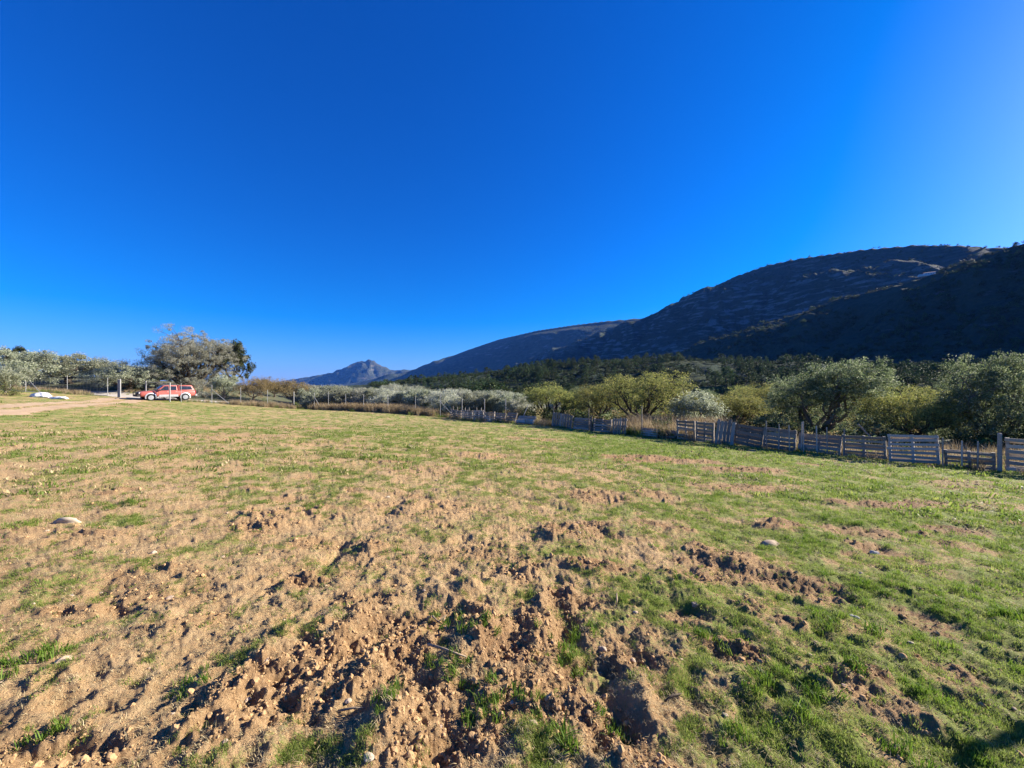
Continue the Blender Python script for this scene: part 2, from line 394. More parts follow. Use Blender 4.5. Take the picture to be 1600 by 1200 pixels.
def mat_ground():
    m, nt, b, _ = new_mat('orchard_ground'); v = texco(nt)
    n1 = noise(nt, .12, 5, .6, v); n2 = noise(nt, 1.7, 5, .65, v); n3 = noise(nt, .018, 4, .6, v)
    c = ramp(nt, n1, [(.3, (.16, .115, .065)), (.42, (.13, .115, .05)), (.55, (.08, .09, .03)), (.8, (.05, .065, .022))])
    c = mixc(nt, math_(nt, 'MULTIPLY', n2, .4), c, (.18, .145, .075))
    c = mixc(nt, ramp(nt, n3, [(.38, (0, 0, 0)), (.55, (.85, .85, .85))]), c, (.05, .06, .024))
    nt.links.new(c, b.inputs['Base Color']); b.inputs['Roughness'].default_value = .95; bump(nt, b, n2, .6, .1); return m
def mat_mountain(name, sc, rock_amt, scrub=(.032, .046, .032), rock=(.30, .26, .21), grassy=(.095, .09, .062)):
    m, nt, b, _ = new_mat(name); v = texco(nt)
    geo = nt.nodes.new('ShaderNodeNewGeometry'); sep = nt.nodes.new('ShaderNodeSeparateXYZ'); nt.links.new(geo.outputs['Normal'], sep.inputs[0])
    mp = node(nt, 'ShaderNodeMapping'); mp.inputs['Scale'].default_value = (1, 1, 6); nt.links.new(v, mp.inputs[0])
    n1 = noise(nt, 1 / sc, 6, .6, v); n2 = noise(nt, 12 / sc, 5, .7, v); n3 = noise(nt, 3.2 / sc, 6, .62, mp.outputs[0]); n4 = noise(nt, 45 / sc, 4, .7, v)
    veg = ramp(nt, n2, [(.35, scrub), (.52, tuple(1.5 * c for c in scrub)), (.68, grassy)])
    veg = mixc(nt, ramp(nt, n1, [(.45, (0, 0, 0)), (.65, (.7, .7, .7))]), veg, grassy)
    rk = ramp(nt, n4, [(.3, tuple(.6 * c for c in rock)), (.7, rock)])
    f = ramp(nt, n3, [(.60 - rock_amt, (0, 0, 0)), (.68 - rock_amt, (1, 1, 1))])
    steep = ramp(nt, sep.outputs['Z'], [(.62, (1, 1, 1)), (.86, (.12, .12, .12))])
    f = mixc(nt, 1.0, f, steep, 'MULTIPLY')
    c = mixc(nt, f, veg, rk)
    nt.links.new(c, b.inputs['Base Color']); b.inputs['Roughness'].default_value = 1; b.inputs['Specular IOR Level'].default_value = .05
    hh = math_(nt, 'ADD', n2, math_(nt, 'MULTIPLY', n4, .5)); bump(nt, b, hh, 1.0, sc * .05)
    return m
def leaf_mat(name, cols, trans=.25, tcol=None, rough=.65, spec=.12):
    m, nt, b, out = new_mat(name)
    oi = nt.nodes.new('ShaderNodeObjectInfo'); geo = nt.nodes.new('ShaderNodeNewGeometry')
    r = geo.outputs['Random Per Island']
    c = ramp(nt, r, [(i / (len(cols) - 1), cc) for i, cc in enumerate(cols)])
    hs = node(nt, 'ShaderNodeHueSaturation'); nt.links.new(c, hs.inputs['Color'])
    nt.links.new(math_(nt, 'MULTIPLY_ADD', oi.outputs['Random'], .5, .75), hs.inputs['Value'])
    nt.links.new(math_(nt, 'MULTIPLY_ADD', oi.outputs['Random'], .03, .485), hs.inputs['Hue'])
    nt.links.new(hs.outputs[0], b.inputs['Base Color']); b.inputs['Roughness'].default_value = rough; b.inputs['Specular IOR Level'].default_value = spec
    t = nt.nodes.new('ShaderNodeBsdfTranslucent')
    if tcol: t.inputs[0].default_value = (*tcol, 1)
    else: nt.links.new(hs.outputs[0], t.inputs[0])
    mx = nt.nodes.new('ShaderNodeMixShader'); mx.inputs[0].default_value = trans
    nt.links.new(b.outputs[0], mx.inputs[1]); nt.links.new(t.outputs[0], mx.inputs[2]); nt.links.new(mx.outputs[0], out.inputs['Surface'])
    return m
def plain(name, col, rough=.6, metal=0.0, var=.25, scale=6, spec=.4, streak=None):
    m, nt, b, _ = new_mat(name); v = texco(nt)
    if streak:
        mp = node(nt, 'ShaderNodeMapping'); mp.inputs['Scale'].default_value = streak; nt.links.new(v, mp.inputs[0]); v = mp.outputs[0]
    n = noise(nt, scale, 5, .6, v)
    c = ramp(nt, n, [(.3, tuple(max(0, c * (1 - var)) for c in col)), (.7, tuple(min(1, c * (1 + var)) for c in col))])
    nt.links.new(c, b.inputs['Base Color']); b.inputs['Roughness'].default_value = rough; b.inputs['Metallic'].default_value = metal; b.inputs['Specular IOR Level'].default_value = spec
    return m
def wood_mat(name, cols):
    m, nt, b, _ = new_mat(name); v = texco(nt)
    oi = nt.nodes.new('ShaderNodeObjectInfo')
    mp = node(nt, 'ShaderNodeMapping'); mp.inputs['Scale'].default_value = (2, 14, 14); nt.links.new(v, mp.inputs[0])
    n = noise(nt, 3, 5, .65, mp.outputs[0]); n2 = noise(nt, 1.3, 3, .6, v)
    c = ramp(nt, n, [(.3, cols[0]), (.55, cols[1]), (.8, cols[2])])
    hs = node(nt, 'ShaderNodeHueSaturation'); nt.links.new(c, hs.inputs['Color']); nt.links.new(math_(nt, 'MULTIPLY_ADD', oi.outputs['Random'], .7, .6), hs.inputs['Value'])
    c = mixc(nt, math_(nt, 'MULTIPLY', n2, .35), hs.outputs[0], (.10, .09, .08))
    nt.links.new(c, b.inputs['Base Color']); b.inputs['Roughness'].default_value = .85; bump(nt, b, n, .4, .004)
    return m
def grass_mat(name, cols, trans=.3):
    m, nt, b, out = new_mat(name)
    oi = nt.nodes.new('ShaderNodeObjectInfo'); geo = nt.nodes.new('ShaderNodeNewGeometry')
    r = math_(nt, 'FRACT', math_(nt, 'ADD', math_(nt, 'MULTIPLY', oi.outputs['Random'], .6), math_(nt, 'MULTIPLY', geo.outputs['Random Per Island'], .4)))
    c = ramp(nt, r, [(i / (len(cols) - 1), cc) for i, cc in enumerate(cols)])
    nt.links.new(c, b.inputs['Base Color']); b.inputs['Roughness'].default_value = .6; b.inputs['Specular IOR Level'].default_value = .25
    t = nt.nodes.new('ShaderNodeBsdfTranslucent'); nt.links.new(c, t.inputs[0])
    mx = nt.nodes.new('ShaderNodeMixShader'); mx.inputs[0].default_value = trans
    nt.links.new(b.outputs[0], mx.inputs[1]); nt.links.new(t.outputs[0], mx.inputs[2]); nt.links.new(mx.outputs[0], out.inputs['Surface'])
    return m

M = {}
M['field'] = mat_field(); M['track'] = mat_track(); M['road'] = mat_road(); M['ground'] = mat_ground()
M['mountain_peak'] = mat_mountain('far_mountain', 500, .05, rock=(.34, .28, .23))
M['mountain_slope'] = mat_mountain('middle_mountain', 420, .05, rock=(.25, .24, .235))
M['mountain'] = mat_mountain('near_mountain', 200, .10, rock=(.27, .26, .25))
M['hill_ridge'] = mat_mountain('ridge', 110, .0, rock=(.14, .135, .13), grassy=(.085, .085, .045))
M['foothill'] = mat_mountain('foothill', 60, .0, grassy=(.06, .065, .026))
M['olive'] = leaf_mat('olive_leaves', [(.14, .165, .095), (.24, .26, .165), (.36, .375, .26), (.48, .485, .37)], .42)
M['olive_dark'] = leaf_mat('olive_leaves_dark', [(.07, .10, .042), (.125, .17, .068), (.21, .25, .125), (.34, .365, .23)], .42)
M['olive_grey'] = leaf_mat('olive_leaves_dusty', [(.26, .275, .19), (.38, .39, .29), (.48, .485, .385), (.58, .58, .48)], .5)
M['almond'] = leaf_mat('almond_leaves', [(.10, .13, .04), (.19, .215, .06), (.29, .295, .085), (.40, .36, .12)], .45)
M['almond_brown'] = leaf_mat('autumn_leaves', [(.17, .145, .06), (.28, .225, .10), (.38, .29, .15)], .35)
M['pine'] = leaf_mat('pine_needles', [(.025, .048, .016), (.055, .09, .028), (.11, .15, .052)], .18, rough=.6)
M['scrub'] = leaf_mat('scrub_leaves', [(.025, .038, .014), (.05, .065, .022), (.085, .095, .035)], .15)
M['bush'] = leaf_mat('bush_leaves', [(.05, .08, .02), (.10, .13, .035), (.16, .18, .06)], .25)
M['bark'] = plain('dark_bark', (.085, .068, .052), .95, 0, .5, 9, .1, (6, 6, 1.5))
M['bark_pale'] = plain('olive_bark', (.15, .125, .10), .95, 0, .45, 9, .1, (6, 6, 1.5))
M['galv'] = plain('galvanised_steel', (.27, .27, .265), .55, .25, .2, 5)
M['wire'] = plain('wire', (.42, .42, .41), .5, .5, .1, 5)
M['wood'] = wood_mat('weathered_pallet_wood', [(.19, .155, .125), (.32, .27, .22), (.46, .395, .33)])
M['wood_pale'] = wood_mat('pale_pallet_wood', [(.32, .27, .215), (.45, .39, .32), (.55, .49, .41)])
M['wood_brown'] = wood_mat('brown_timber', [(.14, .10, .07), (.22, .165, .12), (.30, .235, .18)])
M['grass'] = grass_mat('grass_blades', [(.085, .145, .02), (.145, .215, .032), (.22, .285, .055), (.33, .34, .10)], .5)
M['grass_lush'] = grass_mat('lush_grass_blades', [(.07, .14, .014), (.12, .205, .022), (.20, .27, .04)], .45)
M['straw'] = grass_mat('dry_grass_blades', [(.28, .20, .10), (.42, .33, .17), (.55, .45, .26)], .25)
M['tall_dry'] = grass_mat('tall_dry_grass', [(.20, .15, .08), (.33, .25, .14), (.46, .37, .22)], .35)
M['clod'] = plain('earth_clod', (.40, .255, .125), .95, 0, .35, 22, .1)
M['pebble'] = plain('pebble', (.44, .33, .23), .9, 0, .4, 11, .15)
M['stone'] = plain('limestone', (.34, .26, .185), .9, 0, .3, 11, .2)
M['stone_grey'] = plain('grey_stone', (.33, .32, .31), .9, 0, .3, 11, .2)
M['stone_white'] = plain('pale_limestone', (.43, .355, .26), .9, 0, .2, 9, .2)
M['stick'] = plain('bleached_stick', (.26, .20, .14), .9, 0, .3, 15, .2)

# ------------------------------------------------------------------ terrain meshes
def polar(rr, th):
    R, T = np.meshgrid(rr, th, indexing='ij')
    x = (R * np.sin(T)).ravel(); y = (R * np.cos(T)).ravel()
    n, m = len(rr), len(th)
    i = np.arange((n - 1) * m); a = i; jn = np.where((i % m) == m - 1, i - m + 1, i + 1)
    faces = np.stack([a, a + m, jn + m, jn], 1)[:, ::-1]
    return x, y, faces
def angles(step):
    dense = np.arange(-1.10, 1.10, step); rest = np.linspace(1.12, 2 * math.pi - 1.12, 64)
    return np.concatenate([dense, rest])
rr = [0.02]
while rr[-1] < 75:
    r = rr[-1]
    if r < 1.4: d = .06
    else: d = min(max(.013, r * r / 520), .34)
    rr.append(r + d)
rr = np.array(rr)
nx, ny, nf = polar(rr, angles(.0021))
nz, churn, dark, green, inside, tr, rd = near_height(nx, ny)
RMAX = rr[-1]
def split(name, verts, faces, sel, mat, attrs, label=None, kind='structure'):
    f = faces[sel]
    if not len(f): return None
    used, inv = np.unique(f, return_inverse=True)
    me = quick_mesh(name, verts[used], inv.reshape(-1, 4), 4)
    for k, v in attrs.items(): add_attr(me, k, v[used])
    o = link(name, me, mat); o['kind'] = kind
    if label: o['label'] = label
    return o
NV = np.stack([nx, ny, nz], 1)
fin = inside[nf[:, 0]]; ftr = (tr[nf[:, 0]] > .5); frd = (rd[nf[:, 0]] > .5) & ~fin
ftr &= fin
A = {'churn': churn, 'dark': dark, 'green': green}
split('field', NV, nf, fin & ~ftr, M['field'], A, 'churned grassy field with patches of orange earth')
split('dirt_track', NV, nf, ftr, M['track'], {}, 'bare earth track leading to the gate')
split('gravel_road', NV, nf, frd, M['road'], {}, 'pale gravel road behind the wire fence')
split('ground', NV, nf, ~fin & ~frd, M['ground'], {}, 'orchard ground beyond the fences')
# far terrain
fr = [RMAX]
while fr[-1] < 14000: fr.append(fr[-1] * 1.0092)
fr = np.array(fr)
fx, fy, ff = polar(fr, angles(.0034))
fb = base_h(fx, fy)
# the first ring keeps the near sheet's height
mts = mountains(fx, fy)
fade = sstep(RMAX, RMAX + 40, np.hypot(fx, fy))
hs = np.stack([fb + .5 + 0 * fb] + [np.where(h > 1, h * fade + fb * (1 - fade), -1e3) for h in mts])
fid = np.argmax(hs, 0); fz = np.max(hs, 0) - .5 * (fid == 0) + 0.0
fz = np.maximum(fz, fb) + 1.2 * fbm(fx / 40, fy / 40, 3, 501) * sstep(RMAX + 5, RMAX + 120, np.hypot(fx, fy))
FV = np.stack([fx, fy, fz], 1); fc = fid[ff[:, 0]]
NAMES = {0: ('far_ground', 'valley floor stretching away behind the orchard'), 1: ('mountain_peak', 'distant rocky peak on the horizon'), 2: ('mountain_slope', 'long middle distance mountain slope in blue shade'),
         3: ('mountain', 'large dark mountain with limestone ledges'), 4: ('hill_ridge', 'nearer dark hill ridge rising to the right'), 5: ('foothill', 'low wooded foothill behind the orchard')}
for k, (nm, lb) in NAMES.items():
    split(nm, FV, ff, fc == k, M['ground'] if k == 0 else M[nm], {}, lb)

def surf_far(x, y):
    """height of the terrain as built, any distance"""
    x = np.atleast_1d(np.asarray(x, float)); y = np.atleast_1d(np.asarray(y, float)); r = np.hypot(x, y)
    b = base_h(x, y); fade = sstep(RMAX, RMAX + 40, r)
    h = np.stack([b] + [np.where(q > 1, q * fade + b * (1 - fade), -1e3) for q in mountains(x, y)])
    return np.max(h, 0) + 1.2 * fbm(x / 40, y / 40, 3, 501) * sstep(RMAX + 5, RMAX + 120, r)
def ground_z(x, y):
    return gz_full(x, y) if math.hypot(x, y) < RMAX else float(surf_far(x, y)[0])

# ------------------------------------------------------------------ leaves and trees
def leaf_quads(centres, n_each, spread, L, W, rng, droop=0.0, up=0.0):
    """leaf-sized diamonds scattered round clump centres; returns verts, faces"""
    c = np.repeat(np.asarray(centres, float), n_each, 0); n = len(c)
    sp = np.repeat(np.broadcast_to(np.asarray(spread, float), (len(centres),)), n_each)
    off = rng.normal(size=(n, 3)); off /= np.maximum(np.linalg.norm(off, axis=1, keepdims=True), 1e-6)
    p = c + off * (sp * rng.rand(n) ** .45)[:, None] * np.array([1, 1, .8])
    d = rng.normal(size=(n, 3)) + off * .6 + np.array([0, 0, up - droop]); d /= np.linalg.norm(d, axis=1, keepdims=True)
    s = np.cross(d, rng.normal(size=(n, 3))); s /= np.maximum(np.linalg.norm(s, axis=1, keepdims=True), 1e-6)
    l = (L * rng.uniform(.6, 1.3, n))[:, None]; w = (W * rng.uniform(.6, 1.3, n))[:, None]
    v = np.stack([p - d * l / 2, p + s * w / 2, p + d * l / 2, p - s * w / 2], 1).reshape(-1, 3)
    return v, np.arange(n * 4).reshape(-1, 4)
def curve_pts(a, b, bend, n, rng, wig=.04):
    a, b = Vector(a), Vector(b); L = (b - a).length; out = []
    for i in range(n + 1):
        t = i / n; p = a.lerp(b, t) + Vector(bend) * (4 * t * (1 - t))
        if 0 < i < n: p += Vector(rng.normal(size=3)) * wig * L
        out.append(p)
    return out
def build_tree(name, rng, H, R, trunk_h, trunk_r, n_limb, n_clump, leaves, clump_r, leaf, mats, lobes=None, flat=.75, n_trunk=1, open_=.0, droop=0., low=0.25, lean=(0, 0), twig=True, sub=True, elow=.1):
    """trunk mesh + crown mesh in local coordinates, base at origin"""
    mb = MB(); cz = trunk_h + (H - trunk_h) * .5; rz = (H - trunk_h) * .55
    lob = []
    for k in range(n_limb):
        a = 2 * math.pi * k / n_limb + rng.uniform(-.35, .35); e = rng.uniform(elow, .75)
        rr_ = R * rng.uniform(.5 if elow > -.3 else .38, .72)
        lob.append(Vector((math.cos(a) * rr_, math.sin(a) * rr_, cz + rz * (e * 1.1 - .35))))
    lob.append(Vector((rng.uniform(-.2, .2) * R, rng.uniform(-.2, .2) * R, H - rz * .45)))
    lob = [Vector((l.x, l.y, cz + (l.z - cz) * flat)) + Vector((lean[0] * l.z, lean[1] * l.z, 0)) for l in lob]
    lrad = [R * rng.uniform(.28, .58) for _ in lob]
    skel = []
    for tI in range(n_trunk):
        ox, oy = (rng.uniform(-.25, .25, 2) * trunk_r * 5) if n_trunk > 1 else (0, 0)
        fork = Vector((ox + rng.uniform(-.2, .2) * trunk_h, oy + rng.uniform(-.2, .2) * trunk_h, trunk_h * rng.uniform(.8, 1.1)))
        pts = curve_pts((ox, oy, -.15), fork, rng.normal(size=3) * .06 * trunk_h, 5, rng, .03)
        rad = [trunk_r * (1.45 - .5 * i / 5) * (1.25 if i == 0 else 1) / n_trunk ** .4 for i in range(6)]
        mb.tube(pts, rad, 8)
        for k, l in enumerate(lob):
            if k % n_trunk != tI and n_trunk > 1: continue
            out = Vector((l.x, l.y, 0)) * .12
            lp = curve_pts(fork - Vector((0, 0, .05)), l, out + Vector((0, 0, -.06 * R)), 6, rng, .035)
            mb.tube(lp, [trunk_r * (.62 - .085 * i) for i in range(7)], 6)
            skel += lp[1:]
            if sub:
                for q in range(4):
                    j = int(rng.randint(2, 6)); e = l + Vector(rng.normal(size=3)) * lrad[k] * .32
                    bp = curve_pts(lp[j], e, (0, 0, .05 * R), 4, rng, .05)
                    mb.tube(bp, [trunk_r * (.26 - .05 * i) for i in range(5)], 5); skel += bp[1:]
    cen = []; csp = []
    lr = np.array(lrad) / sum(lrad)
    while len(cen) < n_clump:
        k = rng.choice(len(lob), p=lr); d = rng.normal(size=3); d /= np.linalg.norm(d)
        if d[2] < -.5 and rng.rand() < .6: continue
        q = lob[k] + Vector(d * lrad[k] * (rng.uniform(.5, 1.08) if rng.rand() > .10 else rng.uniform(1.05, 1.18)))
        q.z = lob[k].z + (q.z - lob[k].z) * (.5 + .5 * flat)
        if q.z < trunk_h * low + .1: continue
        cen.append(q); csp.append(clump_r * rng.uniform(.4, 1.45))
    if twig:
        SK = np.array([tuple(p) for p in skel])
        for q in cen[:: 2]:
            j = np.argmin(((SK - np.array(q)) ** 2).sum(1)); a = SK[j]
            mb.tube([a, tuple(Vector(a).lerp(q, .5) + Vector(rng.normal(size=3)) * .05), tuple(q)], [trunk_r * .085, trunk_r * .06, trunk_r * .03], 4, cap=False)
    v, f = leaf_quads(np.array([tuple(q) for q in cen]), leaves, np.array(csp), leaf[0], leaf[1], rng, droop)
    tm = mb.mesh(name + '_trunk', True); tm.materials.append(mats[0])
    cm = quick_mesh(name + '_crown', v, f, 4, False); cm.materials.append(mats[1])
    zt = float(np.percentile(v[:, 2], 99.5)); wr = float(np.percentile(np.hypot(v[:, 0], v[:, 1]), 98))
    return tm, cm, zt, wr
def plant_tree(name, meshes, x, y, h=None, w=None, rz=0., z=None, label=None, cat='tree', group=None, sink=.05):
    tm, cm, zt, wr = meshes
    o = empty(name, (x, y, (ground_z(x, y) if z is None else z) - sink), rz)
    sz = (h / zt) if h else 1.0; sx = (w / (2 * wr)) if w else sz
    o.scale = (sx, sx, sz)
    link('trunk', tm, None, o); link('crown', cm, None, o)
    tag(o, label, cat, group)
    return o
def tree_px(name, meshes, px, Y, top_py, w_px, rz=0., **kw):
    """stand a tree at the lateral position of px at depth Y with its top at a given height and its width in px"""
    x, y = at_px(px, Y); z = ground_z(x, y); top = EYE + (HORIZON - top_py) / F * Y
    return plant_tree(name, meshes, x, y, max(.6, top - z), w_px / F * Y, rz, z, **kw)

R_ = np.random.RandomState
almond_a = build_tree('almond', R_(1), 4.2, 3.0, .8, .17, 7, 430, 54, .36, (.10, .045), (M['bark'], M['almond']), flat=.85)
almond_b = build_tree('almond_b', R_(2), 3.4, 2.8, .7, .16, 7, 380, 54, .36, (.10, .045), (M['bark'], M['almond']), flat=.75)
almond_dry = build_tree('almond_dry', R_(3), 3.6, 2.6, .8, .14, 6, 300, 60, .42, (.11, .045), (M['bark'], M['almond_brown']), flat=.8)
olive_a = build_tree('olive', R_(4), 4.8, 3.4, .45, .26, 8, 620, 100, .40, (.12, .042), (M['bark_pale'], M['olive_dark']), flat=1.0, n_trunk=2, low=.0, elow=-.6)
olive_b = build_tree('olive_b', R_(5), 4.8, 3.2, .45, .24, 8, 600, 100, .42, (.12, .042), (M['bark_pale'], M['olive_dark']), flat=1.0, low=.0, elow=-.6)
olive_l = build_tree('olive_left', R_(6), 4.0, 3.2, .9, .24, 7, 330, 80, .48, (.16, .065), (M['bark'], M['olive']), flat=1.0, low=.3, elow=-.25)
olive_l2 = build_tree('olive_left_b', R_(16), 4.0, 3.2, .9, .24, 7, 330, 80, .48, (.16, .065), (M['bark'], M['olive']), flat=1.0, low=.3, elow=-.25)
olive_big = build_tree('olive_big', R_(27), 8.4, 5.6, .7, .5, 17, 950, 105, .58, (.16, .06), (M['bark'], M['olive_grey']), flat=1.0, n_trunk=2, low=.0, elow=-.75)
olive_s = build_tree('olive_small', R_(8), 3.2, 1.9, .4, .11, 6, 150, 70, .42, (.17, .06), (M['bark_pale'], M['olive']), flat=1.0, low=0., twig=False, sub=False)
olive_s2 = build_tree('olive_small_b', R_(9), 3.2, 1.9, .4, .11, 6, 150, 70, .42, (.17, .06), (M['bark_pale'], M['olive_grey']), flat=1.0, low=0., twig=False, sub=False)
oak = build_tree('holm_oak', R_(10), 4.5, 2.6, .9, .2, 6, 200, 70, .46, (.18, .10), (M['bark'], M['scrub']), flat=1.0, low=.1, twig=False, sub=False)

def build_pine(name, rng, H, R, n, leaves, leaf, base=.12, one=True):
    mb = MB(); mb.tube([(0, 0, -.3), (.03 * H * rng.uniform(-1, 1), .03 * H * rng.uniform(-1, 1), H * .5), (0, 0, H * .95)], [H * .028, H * .02, H * .005], 6)
    cen = []; sp = []
    for k in range(n):
        t = base + (1 - base) * rng.rand() ** .85; z = H * t
        q_ = (t - base) / (1 - base); r = R * (max(0, 4 * q_ * (1.04 - q_)) ** .5 * (1.1 - .45 * q_) + .08) * rng.uniform(.3, 1.05) ** .5; a = rng.uniform(0, 6.283)
        z += H * .05 * math.sin(3 * a + n)
        cen.append((math.cos(a) * r, math.sin(a) * r, z)); sp.append(R * .2 * rng.uniform(.6, 1.3))
        if k % 3 == 0: mb.tube([(0, 0, z - .12 * H * .5), (math.cos(a) * r, math.sin(a) * r, z)], [H * .006, H * .002], 3, cap=False)
    v, f = leaf_quads(cen, leaves, np.array(sp), leaf[0], leaf[1], rng, up=.5)
    tm = mb.mesh(name + '_trunk', True); tm.materials.append(M['bark'])
    cm = quick_mesh(name + '_crown', v, f, 4, False); cm.materials.append(M['pine'])
    return tm, cm, float(v[:, 2].max()), float(np.percentile(np.hypot(v[:, 0], v[:, 1]), 97))
def join_mesh(name, tm, cm):
    """trunk and crown in one mesh for trees only a few pixels tall"""
    n1, n2 = len(tm.vertices), len(cm.vertices)
    v = np.empty((n1 + n2) * 3, np.float32); a = np.empty(n1 * 3, np.float32); b = np.empty(n2 * 3, np.float32)
    tm.vertices.foreach_get('co', a); cm.vertices.foreach_get('co', b); v[:n1 * 3] = a; v[n1 * 3:] = b
    faces = [tuple(p.vertices) for p in tm.polygons] + [tuple(i + n1 for i in p.vertices) for p in cm.polygons]
    me = bpy.data.meshes.new(name); me.from_pydata(v.reshape(-1, 3).tolist(), [], faces); me.update()
    me.materials.append(tm.materials[0]); me.materials.append(cm.materials[0])
    me.polygons.foreach_set('material_index', np.array([0] * len(tm.polygons) + [1] * len(cm.polygons), np.int32))
    return me
pine_near = [build_pine('pine', R_(20 + k), 8, 2.6, 150, 34, (.42, .12)) for k in range(2)]
pine_near.append(build_pine('pine_c', R_(23), 8, 3.3, 150, 34, (.42, .12), .3))
pine_far = [build_pine('pine_far', R_(30 + k), 8, [2.5, 3.1, 2.2][k], 60, 18, (.62, .28), [.12, .25, .1][k]) for k in range(3)]
pine_far_me = [join_mesh('pine_tree', p[0], p[1]) for p in pine_far]

# -- orchard behind the pallet fence
G1 = 'yellowing almond trees behind the pallet fence'
tree_px('almond_tree', almond_b, 862, 38, 598, 96, .3, label='yellow almond tree behind the upright-board pallets, first right of the grey olive rows')
tree_px('almond_tree', almond_a, 938, 38, 601, 88, 1.9, label='smaller olive-green almond tree between the two yellower almond trees')
tree_px('almond_tree', almond_a, 1003, 30, 581, 168, .0, label='largest yellow almond tree, its dark trunk rising in the gap of the pallet fence')
tree_px('almond_tree', almond_b, 1145, 31, 612, 116, 2.2, label='low yellow-green almond tree just left of the big dark olive tree')
tree_px('almond_tree', almond_b, 1425, 21, 606, 138, 4.4, label='bright yellow-green almond tree with spreading dark limbs behind the clean slatted pallet')
tree_px('almond_tree', almond_a, 1205, 36, 598, 110, .8, label='yellow-green almond tree half hidden behind the left side of the big dark olive')
tree_px('olive_tree', olive_s, 1085, 26.5, 611, 84, .4, label='small silver grey olive tree behind the horizontal-board pallets')
tree_px('olive_tree', olive_a, 1285, 24, 567, 186, 1.1, label='big dense dark olive tree in the middle of the orchard on the right side')
tree_px('olive_tree', olive_b, 1565, 19.5, 556, 178, 2.4, label='tall dark olive tree at the right edge above the end of the fence')
tree_px('olive_tree', olive_b, 1690, 22, 570, 190, .2, label='dark olive tree cut by the right border of the picture')
for k, (px, Y, top, w) in enumerate([(1050, 44, 606, 70), (1100, 50, 610, 66), (1175, 44, 603, 80), (1230, 52, 600, 70), (1330, 40, 604, 90), (1390, 44, 606, 80), (1460, 36, 604, 90), (1500, 46, 596, 80), (1545, 52, 590, 80), (1620, 40, 590, 100), (900, 52, 606, 60), (975, 56, 603, 60), (1360, 30, 622, 60), (1475, 27, 622, 70)]):
    al = k % 3 != 1
    tree_px('almond_tree' if al else 'olive_tree', [almond_a, almond_b][k % 2] if al else olive_b, px, Y, top, w, k * 1.3, label='yellow-green almond tree in the back rows of the orchard' if al else 'grey-green olive tree in the back rows of the orchard', group='back row almond trees' if al else 'back row olive trees')
# -- left grove and the big tree by the car
tree_px('olive_tree', olive_big, 299, 57, 517, 130, .5, label='huge shaggy grey olive tree towering over the red pickup')
tree_px('holm_oak', oak, 364, 61, 533, 54, .5, label='dark green holm oak rising behind the right side of the huge olive tree')
tree_px('olive_tree', olive_s, 350, 53, 586, 44, .9, label='grey drooping olive bush under the huge olive tree beside the braced post')
tree_px('olive_tree', olive_l, 200, 52, 566, 106, 2.0, label='dark shaded olive tree with a leaning trunk just left of the pickup')
tree_px('olive_tree', olive_l2, 108, 56, 553, 104, .7, label='broad grey green olive tree on the bank behind the white sacks')
tree_px('olive_tree', olive_l, 160, 64, 560, 66, 3.3, label='grey green olive tree between the broad olive and the shaded olive on the bank')
tree_px('olive_tree', olive_l2, 22, 50, 546, 104, 4.0, label='pale olive tree at the left border of the picture')
tree_px('olive_tree', olive_l, 243, 62, 570, 84, 1.2, label='olive tree mostly hidden behind the huge olive, its left edge showing')
tree_px('holm_oak', oak, 27, 72, 541, 30, 1.2, label='dark tree top poking above the pale olive at the left border')
tree_px('olive_tree', olive_s, 8, 38, 572, 60, 1.2, label='small green olive at the far left behind the dark shrub')
tree_px('almond_tree', almond_dry, 398, 54, 588, 62, .4, label='brownish almond tree with thin branches right of the braced fence post')
tree_px('almond_tree', almond_dry, 458, 57, 592, 62, 2.0, label='brownish almond tree left of the grey olive rows, second from the huge olive')
tree_px('almond_tree', almond_dry, 428, 64, 594, 44, 3.0, label='small brown almond tree between the two larger brown ones')
# -- grey olive rows in the middle
rg = np.random.RandomState(41); cnt = 0
for row, (Y0, n) in enumerate([(49, 15), (54, 17), (60, 18), (67, 20)]):
    for k in range(n):
        px = 478 + (830 - 478 + row * 15) * (k + .5) / n + rg.uniform(-5, 5)
        Yc = Y0 - (px - 500) * .019 + rg.uniform(-1, 1)
        x, y = at_px(px, Yc)
        if .785 * x + .62 * y < 19.64 + 2.0 or (y < 48 + (x + 26) * -.375 + 2): 
            y += 3; x = (px - 800) / F * y
        tops = 606 + (px - 480) * .026 + rg.uniform(-4, 4) - (6 if 600 < px < 660 and row > 1 else 0)
        if px > 760: tops += (px - 760) * .08
        tree_px('olive_tree', olive_s if rg.rand() < .6 else olive_s2, px, y, tops - 1, rg.uniform(40, 62), rg.uniform(0, 6), label='silver young olive in the ' + ('front', 'second', 'third', 'back')[row] + ' row ' + ('at the left end' if px < 560 else 'behind the tall dry grass' if px < 690 else 'behind the left pallet row'), group='young olive trees in rows')
